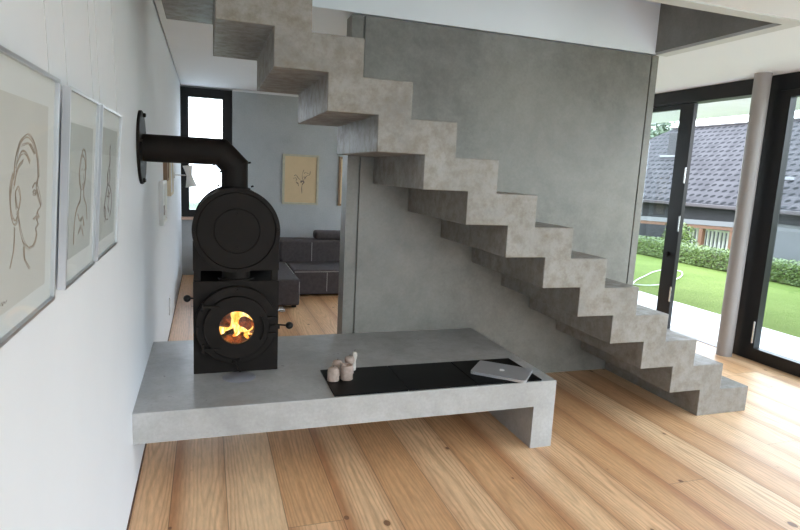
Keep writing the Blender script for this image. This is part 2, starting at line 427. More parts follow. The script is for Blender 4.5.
struct('wall_upper', bm, M['plaster'], 'white wall of the upper stairwell', 'wall')
struct('ceiling_upper', B(0, XR + 0.1, YN - 0.2, YP + 0.12, UP, UP + 0.1), M['ceiling'], 'white ceiling above the stairwell', 'ceiling')
struct('trim_3', B(0.0, 5.1, YP - 0.006, YP + 0.15, H - 0.0101, H - 0.0001), M['steel_dark'], 'dark shadow joint on top of the concrete partition', 'trim') if False else None
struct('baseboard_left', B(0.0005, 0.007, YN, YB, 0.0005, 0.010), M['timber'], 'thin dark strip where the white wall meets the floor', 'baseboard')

# window at the back left
w = thing('window_1', 'tall narrow black-framed window in the far left corner', 'window', (0.32, YB, 0.8), kind='structure')
bm = bmesh.new(); a0, a1, b0, b1 = 0.0, 0.648, 0.80, 2.484
g0, g1, h0, h1 = 0.100, 0.525, 0.895, 2.365
box(bm, a0, g0, YB - 0.03, YB + 0.06, b0, b1); box(bm, g1, a1, YB - 0.03, YB + 0.06, b0, b1)
box(bm, g0, g1, YB - 0.03, YB + 0.06, b0, h0); box(bm, g0, g1, YB - 0.03, YB + 0.06, h1, b1)
obj('window_frame', bm, M['black_frame'], w)
obj('window_pane', B(g0, g1, YB + 0.01, YB + 0.018, h0, h1), M['frosted'], w)
obj('window_sill', B(0.0, 0.64, YB - 0.10, YB + 0.02, 0.762, 0.798, bev=0.004), M['sill'], w)

w = thing('window_7', 'wide black-framed window in the back wall, behind the partition', 'window', (3.58, YB, 0.05), kind='structure')  # unseen window, added to bring more daylight into the back room
bm = bmesh.new()
for a in ((2.35, 2.43, 0.05, 2.36), (4.72, 4.8, 0.05, 2.36), (2.43, 4.72, 0.05, 0.13), (2.43, 4.72, 2.28, 2.36)): box(bm, a[0], a[1], YB, YB + 0.06, a[2], a[3])
obj('window_frame', bm, M['black_frame'], w)
obj('window_pane', B(2.43, 4.72, YB + 0.02, YB + 0.028, 0.13, 2.28), M['glass'], w)

# glazed right side, x = 5
def glazed(n, label, y0, y1, sash=0.09, bottom=0.118, top=2.30, sill=True, post0=0.07, post1=0.07):
    w = thing('window_%d' % n, label, 'window', (XR, (y0 + y1) / 2, 0), kind='structure')
    bm = bmesh.new()
    box(bm, XR - 0.03, XR + 0.09, y0, y1, 2.36, 2.498)
    box(bm, XR - 0.03, XR + 0.09, y0, y1, -0.03, 0.05)
    box(bm, XR - 0.03, XR + 0.09, y0, y0 + post0, 0.05, 2.36); box(bm, XR - 0.03, XR + 0.09, y1 - post1, y1, 0.05, 2.36)
    obj('window_frame', bm, M['black_frame'], w)
    bm = bmesh.new(); c0, c1 = y0 + post0, y1 - post1
    xa, xb = XR - 0.05, XR + 0.02
    box(bm, xa, xb, c0, c0 + sash, 0.052, 2.355); box(bm, xa, xb, c1 - sash, c1, 0.052, 2.355)
    box(bm, xa, xb, c0 + sash, c1 - sash, 0.052, bottom); box(bm, xa, xb, c0 + sash, c1 - sash, top, 2.355)
    s = obj('sash', bm, M['black_frame'], w)
    obj('window_pane', B(XR - 0.018, XR - 0.010, c0 + sash, c1 - sash, bottom, top), M['glass'], w)
    return w
near = glazed(2, 'large black-framed window pane at the right edge beside the column', 1.55, 3.935, post1=0.13, sash=0.115)
glazed(3, 'black-framed window beside the camera', -0.9, 1.545)
glazed(4, 'black-framed window behind the camera', -2.6, -0.905)
# lever handle rail on the near sash
obj('handle', B(XR - 0.062, XR - 0.051, 3.70, 3.715, 0.16, 0.36, bev=0.003), M['chrome'], near)
# sliding door pushed open, beyond the column
d = thing('door_1', 'black-framed sliding glass door standing open to the terrace', 'door', (XR, 4.9, 0), kind='structure')
bm = bmesh.new()
box(bm, XR - 0.03, XR + 0.12, 3.94, 6.3, 2.36, 2.498); box(bm, XR - 0.03, XR + 0.12, 3.94, 6.3, -0.03, 0.004)
box(bm, XR - 0.03, XR + 0.12, 6.2, 6.3, 0.004, 2.36)
obj('door_frame', bm, M['black_frame'], d)
bm = bmesh.new()
box(bm, XR + 0.0, XR + 0.055, 4.79, 4.94, 0.006, 2.36); box(bm, XR + 0.0, XR + 0.055, 6.05, 6.19, 0.006, 2.36)
box(bm, XR + 0.0, XR + 0.055, 4.94, 6.05, 0.006, 0.07); box(bm, XR + 0.0, XR + 0.055, 4.94, 6.05, 2.31, 2.36)
s = obj('sash', bm, M['black_frame'], d)
obj('window_pane', B(XR + 0.022, XR + 0.030, 4.94, 6.05, 0.07, 2.31), M['glass'], d)
obj('edge_rail', B(XR - 0.004, XR + 0.04, 4.755, 4.788, 0.006, 2.355), M['black_frame'], d)
bm = bmesh.new()
for z in (0.30, 1.05, 1.55): box(bm, XR - 0.010, XR - 0.0045, 4.757, 4.775, z, z + 0.16)
obj('lock_plate', bm, M['chrome'], d)
bm = bmesh.new(); lathe(bm, [(0, -0.02), (0.022, -0.018), (0.024, 0), ], (XR - 0.001, 4.87, 0.80), 'X', 20)
tube(bm, [(XR - 0.02, 4.87, 0.80), (XR - 0.03, 4.85, 0.77)], 0.007)
obj('handle', bm, M['steel'], d, smooth=True)
glazed(5, 'black-framed window hidden behind the partition', 6.31, 8.14)
# column
bm = bmesh.new(); lathe(bm, [(0, 0), (0.066, 0), (0.066, H - 0.03), (0.068, H - 0.03), (0.068, H), (0, H)], (4.84, 3.885, 0), 'Z', 40)
tag(obj('column', bm, M['column'], smooth=True, loc=(4.84, 3.885, 0)), 'slim round grey column standing beside the open terrace door', 'column')

# upper storey glazing (beside and behind the stairwell)
bm = bmesh.new()
for a, b in ((YN - 0.2, 0.2), (1.3, YP)): box(bm, XR, XR + 0.1, a, b, H + 0.35, UP)
box(bm, 0, XR + 0.1, YN - 0.2, YN, H + 0.351, UP); box(bm, XR, XR + 0.1, 0.2, 1.3, H + 0.35, 3.7)
struct('wall_upper_right', bm, M['plaster'], 'white piers between the upper windows', 'wall')
# wall behind the camera: a glazed front
bm = bmesh.new()
for a, b in ((0, 0.35), (XR - 0.2, XR + 0.1)): box(bm, a, b, YN - 0.2, YN, 0, 2.5)
box(bm, 0, XR + 0.1, YN - 0.2, YN, H, H + 0.35); box(bm, 0.35, XR - 0.2, YN - 0.2, YN, 2.0, H)
struct('wall_front', bm, M['plaster'], 'white wall framing the glazing behind the camera', 'wall')
w = thing('window_6', 'wide glazing behind the camera', 'window', (2.5, YN, 0), kind='structure')
bm = bmesh.new()
for a in (0.35, 1.85, 3.3, 4.7): box(bm, a, a + 0.08, YN - 0.12, YN - 0.04, 0, 1.998)
obj('window_frame', bm, M['black_frame'], w)
bm = bmesh.new()
for a, b in ((0.43, 1.85), (1.93, 3.3), (3.38, 4.7)): box(bm, a, b, YN - 0.085, YN - 0.077, 0, 1.998)
obj('window_pane', bm, M['glass'], w)

# ------------------------------------------------------------------ staircase
R = 0.178; T = 0.2553; X0 = 3.849; YS = 2.806; UA = -0.1725; UB = -0.3508
NS = 15
top = [(X0, 0)]
for k in range(NS):
    top.append((X0 - k * T, (k + 1) * R)); top.append((X0 - (k + 1) * T, (k + 1) * R))
# top now ends on the last tread; underside comes back down
xe = 0.0005
top = [(max(p[0], xe), p[1]) for p in top]
bot = []
for k in range(14, 1, -1):
    z = (k + 1) * R + UB
    xa = X0 - k * T + UA
    bot.append((xa, z)); bot.append((xa + T, z))
# bot: from the upper end: (xe, z15)
bot = [(xe, 15 * R + 0 + UB + R), (X0 - 14 * T + UA, 16 * R + UB)] + bot
xb = X0 - T + UA
bot.append((xb, 0))      # last soffit ends above the foot of the stair
# the final concave corner is directly above the foot
prof = top + bot
clean = []
for p in prof:
    if not clean or (abs(p[0] - clean[-1][0]) + abs(p[1] - clean[-1][1])) > 1e-4: clean.append(p)
bm = bmesh.new(); prism(bm, clean, 'Y', YS, YP - 0.0075)
st = obj('staircase', bm, M['conc_stair'], bevel=0.004)
tag(st, 'monolithic folded concrete staircase climbing left in front of the partition', 'staircase')

# ------------------------------------------------------------------ bench
BX, BF, BH, BT = 2.19, 2.652, 0.395, 0.146
t = thing('concrete_bench', 'long low concrete bench under the stove, held by the white wall and one leg', 'bench', (1.1, 3.2, 0))
bm = B(0.0005, BX, BF, YP - 0.001, BH - BT, BH)
es = [e for e in bm.edges if all(v.co.z > BH - 0.01 for v in e.verts) and (all(v.co.y < BF + 0.01 for v in e.verts) or all(v.co.x > BX - 0.01 for v in e.verts))]
bmesh.ops.bevel(bm, geom=es, offset=0.005, segments=2, profile=0.6, affect='EDGES')
obj('bench_slab', bm, M['conc_bench'], t)
obj('leg', B(BX - 0.135, BX, BF, YP - 0.001, 0, BH - BT), M['conc_bench'], t)

# black stone panels on the bench top
for i, (a, b) in enumerate(((0.916, 1.306), (1.310, 1.702), (1.706, 2.100))):
    o = obj('stone_panel', B(a, b, 2.664, 3.045, BH + 0.0002, BH + 0.008, bev=0.0015), M['granite'], loc=((a + b) / 2, 2.855, BH))
    tag(o, ['left black stone panel on the bench, with the beige candles on it', 'middle black stone panel on the bench, nothing on it', 'right black stone panel on the bench, under the laptop'][i], 'panel', 'black panels along the bench front')
PZ = BH + 0.0082

# laptop
def laptop():
    c = [Vector((1.735, 2.815)), Vector((1.958, 2.622)), Vector((2.112, 2.790)), Vector((1.885, 2.99))]
    ctr = sum(c, Vector((0, 0))) / 4
    ax = (c[1] - c[0]).normalized()          # long side towards the camera right
    ax = Vector((math.cos(math.radians(-41)), math.sin(math.radians(-41)))); ay = Vector((-ax.y, ax.x))
    Wd, Dp = 0.315, 0.225
    root = thing('laptop', 'closed silver laptop with a white fruit emblem lying on the right black panel', 'laptop', (ctr.x, ctr.y, PZ))
    def slab(z0, z1, s, r=0.014):
        bm = bmesh.new(); pts = []
        for cx, cy, a0 in ((1, 1, 0), (-1, 1, 90), (-1, -1, 180), (1, -1, 270)):
            for q in range(6):
                a = math.radians(a0 + q * 18)
                pts.append((cx * (Wd / 2 * s - r) + r * math.cos(a), cy * (Dp / 2 * s - r) + r * math.sin(a)))
        pts = [(ctr.x + ax.x * u + ay.x * v, ctr.y + ax.y * u + ay.y * v) for u, v in pts]
        prism(bm, pts, 'Z', z0, z1); return bm
    obj('laptop_base', slab(PZ + 0.0015, PZ + 0.0105, 1), M['laptop'], root, smooth=True, bevel=0.001)
    obj('hinge_gap', slab(PZ + 0.0105, PZ + 0.0115, 0.985), M['laptop_dark'], root)
    obj('laptop_lid', slab(PZ + 0.0115, PZ + 0.0175, 1), M['laptop'], root, smooth=True, bevel=0.0015)
    # rubber feet
    for u in (-1, 1):
        for v in (-1, 1):
            bm = bmesh.new(); p = ctr + ax * u * Wd * 0.4 + ay * v * Dp * 0.38
            lathe(bm, [(0, 0), (0.006, 0), (0.006, 0.0016), (0, 0.0016)], (p.x, p.y, PZ), 'Z', 12)
            obj('rubber_foot', bm, M['laptop_dark'], root)
    # emblem: bitten apple outline with a leaf
    body = []
    for q in range(48):
        a = 2 * PI * q / 48
        x = 0.0125 * math.cos(a); y = 0.0125 * math.sin(a)
        y -= 0.0022 * math.exp(-(x / 0.004) ** 2) * (1 if y > 0 else -0.6)
        x *= 1 + 0.10 * math.sin(a)
        if x > 0.006:
            d = math.hypot(x - 0.0155, y - 0.001)
            if d < 0.0065:
                k = 0.0065 / max(d, 1e-4); x = 0.0155 - abs(x - 0.0155) * k; y = 0.001 + (y - 0.001) * k
        body.append((x, y))
    leaf = [(0.0005 + 0.0, 0.0145), (0.0015, 0.018), (0.0050, 0.0205), (0.0048, 0.0175), (0.0030, 0.0150)]
    bm = bmesh.new()
    for poly in (body, leaf):
        pts = [(ctr.x + ax.x * u + ay.x * v, ctr.y + ax.y * u + ay.y * v) for u, v in [(-p[0] * 1.3, -p[1] * 1.3) for p in poly]]
        prism(bm, pts, 'Z', PZ + 0.0176, PZ + 0.0180)
    obj('emblem', bm, M['logo'], root)
laptop()

# candles
def candle(x, y, r, h, label, mat, cap=None, lean=0.0):
    root = thing('candle', label, 'candle', (x, y, PZ), 'beige candles on the bench')
    bm = bmesh.new()
    pr = [(0, 0.0), (r * 0.92, 0.0), (r * 1.0, 0.004), (r * 0.99, h * 0.35), (r * 0.96, h * 0.7), (r * 1.01, h * 0.9), (r * 0.93, h), (r * 0.6, h * 1.0), (r * 0.5, h * 0.9), (0, h * 0.87)]
    if cap == 'dome':
        pr = [(0, 0.0), (r * 0.92, 0.0), (r, 0.004), (r * 0.98, h * 0.6), (r * 0.95, h * 0.8), (r * 0.75, h * 0.95), (r * 0.4, h * 1.02), (0, h * 1.04)]
    if cap == 'waist':
        pr = [(0, 0.0), (r * 0.9, 0.0), (r * 0.9, h * 0.3), (r * 0.62, h * 0.52), (r * 0.9, h * 0.62), (r * 1.05, h * 0.75), (r * 0.9, h * 0.93), (r * 0.4, h), (0, h)]
    lathe(bm, pr, (x, y, PZ), 'Z', 32)
    for v in bm.verts:
        if v.co.z > PZ + 0.002:
            n = noise.noise_vector(v.co * 55) * r * 0.10
            v.co.x += n.x + lean * (v.co.z - PZ); v.co.y += n.y; v.co.z += n.z * 0.5
    obj('wax_body', bm, mat, root, smooth=True, angle=70)
    bm = bmesh.new(); zt = PZ + h * (0.87 if cap is None else 1.0)
    xx = x + lean * h
    tube(bm, [(xx, y, zt), (xx + 0.001, y, zt + 0.008), (xx + 0.003, y, zt + 0.012)], 0.0012, 6)
    obj('wick', bm, M['wick'], root)
candle(0.952, 2.872, 0.033, 0.072, 'stubby beige candle with a rounded top, front left of the candle group', M['wax'], 'dome')
candle(1.026, 2.876, 0.033, 0.080, 'stubby beige candle with a hollow burnt rim, front right of the candle group', M['wax'])
candle(0.992, 2.955, 0.031, 0.080, 'mottled beige candle standing behind and between the two front candles', M['wax'], 'dome')
candle(1.062, 2.965, 0.027, 0.098, 'taller waisted pinkish candle behind the hollow one', M['wax'], 'waist')
candle(1.096, 3.012, 0.016, 0.106, 'thinnest and tallest pale candle at the back right of the group', M['wax_pale'], 'waist', 0.05)

# ------------------------------------------------------------------ stove
SX = 0.468; SY = 3.10
def annulus(bm, cx, cz, r0, r1, y0, y1, seg=64):
    lathe(bm, [(r0, y0), (r1, y0), (r1, y1), (r0, y1), (r0, y0)], (cx, 0, cz), 'Y', seg)
def plate_hole(bm, x0, x1, z0, z1, cx, cz, r, y0, y1, seg=64, arc=None):
    """rectangular plate with a round hole"""
    def edge(a):
        c, s = math.cos(a), math.sin(a); k = 1e9
        if c > 1e-9: k = min(k, (x1 - cx) / c)
        if c < -1e-9: k = min(k, (x0 - cx) / c)
        if s > 1e-9: k = min(k, (z1 - cz) / s)
        if s < -1e-9: k = min(k, (z0 - cz) / s)
        return cx + c * k, cz + s * k
    angs = sorted(set([2 * PI * i / seg for i in range(seg)] + [math.atan2(zz - cz, xx - cx) % (2 * PI) for xx in (x0, x1) for zz in (z0, z1)]))
    rows = []
    for a in angs:
        ex, ez = edge(a); ix, iz = cx + r * math.cos(a), cz + r * math.sin(a)
        rows.append([bm.verts.new(p) for p in ((ix, y0, iz), (ex, y0, ez), (ex, y1, ez), (ix, y1, iz))])
    for i in range(len(rows)):
        a, b = rows[i], rows[(i + 1) % len(rows)]
        for j in range(4): bm.faces.new((a[j], a[(j + 1) % 4], b[(j + 1) % 4], b[j]))
stove = thing('wood_stove', 'black steel wood stove of two stacked drums with its flue, standing on the concrete bench', 'stove', (SX, 3.3, BH))
zc = 0.664
XA, XB = 0.249, 0.689
bm = bmesh.new(); 
plate_hole(bm, XA, XB, BH + 0.0003, 0.898, SX, zc, 0.196, SY + 0.02, SY + 0.032)
plate_hole(bm, XA, XB, BH + 0.0003, 0.898, SX, zc, 0.196, SY + 0.42, SY + 0.432)
box(bm, XA, XB, SY + 0.032, SY + 0.42, 0.886, 0.898); box(bm, XA, XA + 0.012, SY + 0.032, SY + 0.42, BH + 0.0003, 0.886)
box(bm, XB - 0.012, XB, SY + 0.032, SY + 0.42, BH + 0.0003, 0.886)
obj('lower_housing', bm, M['steel'], stove, bevel=0.002)
bm = bmesh.new()
lathe(bm, [(0.150, -0.012), (0.150, -0.016), (0.207, -0.016), (0.212, -0.012), (0.212, 0.03), (0.200, 0.03), (0.195, 0.40), (0, 0.40), (0, 0.39), (0.185, 0.39), (0.185, 0.02), (0.150, 0.02), (0.150, -0.012)], (SX, SY, zc), 'Y', 96)
obj('fire_drum', bm, M['steel'], stove, smooth=True, angle=30)
bm = bmesh.new(); zd = 0.656; dx = SX
lathe(bm, [(0.089, -0.030), (0.092, -0.034), (0.166, -0.034), (0.170, -0.030), (0.170, -0.0165), (0.089, -0.0165), (0.089, -0.030)], (dx, SY, zd), 'Y', 96)
door = obj('fire_door', bm, M['steel'], stove, smooth=True, angle=30)
bm = bmesh.new(); lathe(bm, [(0, -0.026), (0.0885, -0.026), (0.0885, -0.021), (0, -0.021)], (dx, SY, zd), 'Y', 64)
obj('door_glass', bm, M['stove_glass'], door, smooth=True, angle=30)
for z in (0.772, 0.545):     # hinges with tapered straps
    bm = bmesh.new()
    lathe(bm, [(0, -0.022), (0.009, -0.022), (0.009, 0.022), (0, 0.022)], (0.296, SY - 0.034, z), 'Z', 16)
    lathe(bm, [(0, 0.022), (0.006, 0.024), (0.007, 0.030), (0, 0.034)], (0.296, SY - 0.034, z), 'Z', 12)
    s = -1 if z < 0.6 else 1
    pts = [(0.300, z - 0.009), (0.372, z - 0.005), (0.382, z), (0.372, z + 0.005), (0.300, z + 0.009)]
    prism(bm, pts, 'Y', SY - 0.042, SY - 0.0335)
    obj('hinge', bm, M['steel'], door, smooth=True)
bm = bmesh.new()             # curved latch bar on the right of the door
pts = [(dx + 0.140 * math.cos(a), SY - 0.045, zd + 0.140 * math.sin(a)) for a in [math.radians(q) for q in range(-28, 32, 6)]]
tube(bm, pts, 0.006, 10)
box(bm, 0.628, 0.672, SY - 0.040, SY - 0.017, 0.690, 0.712); box(bm, 0.628, 0.672, SY - 0.040, SY - 0.017, 0.600, 0.622)
box(bm, 0.640, 0.690, SY - 0.046, SY - 0.034, 0.646, 0.664)
obj('latch', bm, M['steel'], door, smooth=True)
def bolts(cx, cz, r, y, angs, size=0.007, parent=stove):
    for a in angs:
        bm = bmesh.new(); a = math.radians(a); lathe(bm, [(0, -0.006), (size * 0.8, -0.006), (size, -0.003), (size, 0.0)], (cx + r * math.cos(a), y, cz + r * math.sin(a)), 'Y', 6)
        obj('bolt', bm, M['steel'], parent)
bolts(SX, zc, 0.194, SY - 0.016, (0, 90, 180))
# draught lever under the door
bm = bmesh.new(); lathe(bm, [(0, -0.034), (0.010, -0.034), (0.012, -0.018), (0.012, -0.014)], (SX - 0.012, SY, 0.462), 'Y', 16)
tube(bm, [(SX - 0.012, SY - 0.032, 0.462), (SX + 0.004, SY - 0.045, 0.440), (SX + 0.018, SY - 0.052, 0.418)], 0.005, 8)
lathe(bm, [(0, -0.028), (0.006, -0.028), (0.007, -0.014)], (SX + 0.014, SY, 0.474), 'Y', 12)
obj('draught_lever', bm, M['steel'], stove, smooth=True)
# side knobs
bm = bmesh.new(); tube(bm, [(XB - 0.02, SY + 0.01, 0.656), (0.745, SY - 0.002, 0.651)], 0.0045, 8)
rod = obj('damper_rod', bm, M['steel'], stove, smooth=True)
bm = bmesh.new(); bmesh.ops.create_uvsphere(bm, u_segments=24, v_segments=16, radius=0.0205, matrix=Matrix.Translation((0.747, SY - 0.002, 0.651)))
obj('knob', bm, M['knob'], rod, smooth=True)
bm = bmesh.new(); tube(bm, [(XA + 0.01, SY + 0.06, 0.800), (0.222, SY + 0.055, 0.803)], 0.0045, 8)
rod = obj('damper_rod', bm, M['steel'], stove, smooth=True)
bm = bmesh.new(); bmesh.ops.create_uvsphere(bm, u_segments=24, v_segments=16, radius=0.019, matrix=Matrix.Translation((0.219, SY + 0.05, 0.803)))
obj('knob', bm, M['knob'], rod, smooth=True)
# coiled steel grip on the right
bm = bmesh.new()
pts = []
for q in range(60):
    a = q / 60 * 2 * PI * 5; s = q / 59
    pts.append((0.690 + 0.040 * s, SY + 0.055 + 0.012 * math.sin(a), 0.730 - 0.006 * s + (0.008 + 0.006 * math.sin(PI * s)) * math.cos(a)))
tube(bm, pts, 0.0018, 6)
co_ = obj('coil_grip', bm, M['chrome'], stove, smooth=True); co_['label'] = 'bright coiled wire grip'
# neck and posts between the drums
bm = bmesh.new(); lathe(bm, [(0.074, 0.898), (0.074, 0.99)], (SX, 3.20, 0), 'Z', 40)
lathe(bm, [(0.095, 0.8985), (0.095, 0.908), (0.074, 0.908)], (SX, 3.20, 0), 'Z', 40)
obj('neck', bm, M['steel'], stove, smooth=True)
for x in (XA + 0.004, XB - 0.038):
    for y in (SY + 0.03, SY + 0.38):
        obj('post', B(x, x + 0.034, y, y + 0.03, 0.8982, 0.9555, bev=0.003), M['steel'], stove)
obj('heat_shield', B(XA + 0.006, XB - 0.006, SY + 0.412, SY + 0.42, 0.8985, 0.9550), M['steel_dark'], stove)
# upper cradle: plates cut out round the drum
zu = 1.169; ru = 0.222
def cradle(bm, y0, y1):
    pts = [(XA, 0.9555), (XB, 0.9555), (XB, 1.112)]
    r = ru - 0.004
    a1 = math.acos(min(1, (XB - SX) / ru))
    pts += [(SX + r * math.cos(a) * 1.0, zu + r * math.sin(a)) for a in [math.radians(-18 - i * 6) for i in range(0, 25)]]
    pts.append((XA, 1.112))
    prism(bm, pts, 'Y', y0, y1)
bm = bmesh.new(); cradle(bm, SY + 0.022, SY + 0.034); cradle(bm, SY + 0.40, SY + 0.412)
box(bm, XA, XB, SY + 0.034, SY + 0.40, 0.9555, 0.966)
obj('drum_cradle', bm, M['steel'], stove)
bm = bmesh.new()
lathe(bm, [(0, 0.0), (0.112, 0.0), (0.114, 0.003), (0.118, 0.003), (0.120, 0.0), (0.196, 0.0), (0.198, 0.002), (0.201, -0.006), (ru, -0.006), (ru + 0.001, 0.0), (ru + 0.001, 0.02), (ru - 0.006, 0.02), (ru - 0.006, 0.42), (ru, 0.42), (ru, 0.44), (0, 0.44)], (SX, SY, zu), 'Y', 96)
obj('heat_drum', bm, M['steel'], stove, smooth=True, angle=20)
bolts(SX, zu, 0.211, SY - 0.006, (2, 90, 180, 270))
bolts(SX, zu, 0.0875, SY, (90, 270), 0.005)
# flue pipe with mitred bend
PY, PZc, PR = 3.23, 1.572, 0.069
bm = bmesh.new(); tube(bm, [(0.004, PY, PZc), (0.391, PY, PZc), (SX - 0.006, PY, 1.501), (SX - 0.006, PY, 1.375)], PR, 40)
pipe = obj('flue_pipe', bm, M['steel'], stove, smooth=True, angle=20)
bm = bmesh.new(); lathe(bm, [(0.0, 1.355), (0.082, 1.362), (0.082, 1.386), (0.069, 1.392)], (SX - 0.006, PY, 0), 'Z', 40)
obj('pipe_collar', bm, M['steel'], pipe, smooth=True)
bm = bmesh.new(); lathe(bm, [(0.0, 0.001), (0.183, 0.001), (0.183, 0.012), (0.180, 0.015), (0.07, 0.015), (0.0, 0.015)], (0, PY, PZc), 'X', 72)
obj('wall_flange', bm, M['steel'], pipe, smooth=True)
for a in (80, 170, 260, 350):
    bm = bmesh.new(); a = math.radians(a); lathe(bm, [(0.011, 0.014), (0.011, 0.024), (0.007, 0.028), (0, 0.028)], (0, PY + 0.165 * math.cos(a), PZc + 0.165 * math.sin(a)), 'X', 12)
    obj('flange_bolt', bm, M['steel'], pipe, smooth=True)
for p, d in (((0.42, PY, 1.645), (0.3, 0, 1)), ((0.542, PY, 1.525), (1, 0, 0.3)), ((0.355, PY, 1.502), (-0.3, 0, -1)), ((0.385, PY, 1.468), (-1, 0, -0.4)), ((0.372, PY - 0.02, 1.40), (-1, 0, 0.3)), ((0.556, PY - 0.02, 1.40), (1, 0, 0.3))):
    bm = bmesh.new(); d = Vector(d).normalized(); p = Vector(p); tube(bm, [p - d * 0.012, p + d * 0.002], 0.005, 8)
    obj('pipe_screw', bm, M['steel'], pipe, smooth=True)
# small pale glass disc lying under the front edge of the stove
bm = bmesh.new(); lathe(bm, [(0, 0.0), (0.082, 0.0), (0.085, 0.002), (0.082, 0.004), (0, 0.004)], (0.478, 3.03, BH + 0.0003), 'Z', 48)
tag(obj('glass_disc', bm, M['disc_glass'], smooth=True, loc=(0.478, 3.03, BH)), 'thin pale glass disc on the bench just in front of the stove', 'disc')
# logs and fire inside
logs = [((0.36, 3.20, 0.528), (0.56, 3.30, 0.532), 0.036, 'charred log lying lowest in the stove, behind the round glass'),
        ((0.40, 3.21, 0.640), (0.43, 3.33, 0.735), 0.036, 'upright burning log on the left behind the round stove glass'),
        ((0.50, 3.17, 0.665), (0.57, 3.23, 0.605), 0.030, 'slanting burning log on the right behind the round stove glass')]
for a, b, r, lab in logs:
    bm = bmesh.new(); a, b = Vector(a), Vector(b)
    pts = [a.lerp(b, q / 8) for q in range(9)]; tube(bm, pts, r, 16)
    for v in bm.verts: v.co += noise.noise_vector(v.co * 22) * 0.012
    tag(obj('firewood_log', bm, M['ember'], smooth=True, angle=60, loc=tuple(a)), lab, 'log', 'logs burning in the stove')
bm = bmesh.new()
for x, y, z, h, r, ln in ((0.36, 3.29, 0.55, 0.26, 0.055, 0.02), (0.43, 3.35, 0.56, 0.28, 0.06, -0.03), (0.50, 3.34, 0.56, 0.27, 0.065, 0.02), (0.56, 3.31, 0.54, 0.25, 0.06, -0.04), (0.478, 3.24, 0.59, 0.17, 0.022, -0.02), (0.46, 3.18, 0.575, 0.07, 0.016, 0.02), (0.60, 3.35, 0.57, 0.22, 0.05, 0), (0.515, 3.13, 0.575, 0.075, 0.012, 0.03)):
    n0 = len(bm.verts)
    prf = [(0, 0), (r * 0.8, h * 0.08), (r, h * 0.25), (r * 0.85, h * 0.5), (r * 0.5, h * 0.75), (r * 0.2, h * 0.92), (0, h)]
    k0 = set(bm.verts); lathe(bm, prf, (x, y, z), 'Z', 20)
    for v in bm.verts:
        if v not in k0:
            s = (v.co.z - z) / h
            v.co.x += ln * s + 0.012 * math.sin(s * 7 + x * 40); v.co.y += 0.01 * math.sin(s * 6)
tag(obj('flames', bm, M['flame'], smooth=True, angle=80), 'yellow and orange flames behind the round stove glass', 'fire', kind='stuff')

# ------------------------------------------------------------------ pictures on the left wall
def ribbon(bm, pts, w, n0, n1, fn):
    """pen stroke: smoothed flat ribbon with varying width; fn maps (u,v,h) to world"""
    P = [Vector((p[0], p[1])) for p in pts]; S = []
    for i in range(len(P) - 1):
        a, b, c, d = P[max(i - 1, 0)], P[i], P[i + 1], P[min(i + 2, len(P) - 1)]
        for q in range(6):
            s = q / 6
            S.append(0.5 * ((2 * b) + (c - a) * s + (2 * a - 5 * b + 4 * c - d) * s * s + (3 * b - a - 3 * c + d) * s ** 3))
    S.append(P[-1]); lo = []; hi = []
    for i, p in enumerate(S):
        tt = (S[min(i + 1, len(S) - 1)] - S[max(i - 1, 0)]); tt = tt.normalized() if tt.length > 1e-6 else Vector((1, 0))
        n = Vector((-tt.y, tt.x)); ww = w * (0.35 + 0.65 * abs(math.sin(i * 0.37 + n0)))
        lo.append([bm.verts.new(fn(*(p + n * ww), h)) for h in (0.0002, 0.0007)]); hi.append([bm.verts.new(fn(*(p - n * ww), h)) for h in (0.0002, 0.0007)])
    for i in range(len(S) - 1):
        bm.faces.new((lo[i][1], hi[i][1], hi[i + 1][1], lo[i + 1][1])); bm.faces.new((lo[i][0], lo[i + 1][0], hi[i + 1][0], hi[i][0]))
        bm.faces.new((lo[i][0], lo[i][1], lo[i + 1][1], lo[i + 1][0])); bm.faces.new((hi[i][0], hi[i + 1][0], hi[i + 1][1], hi[i][1]))

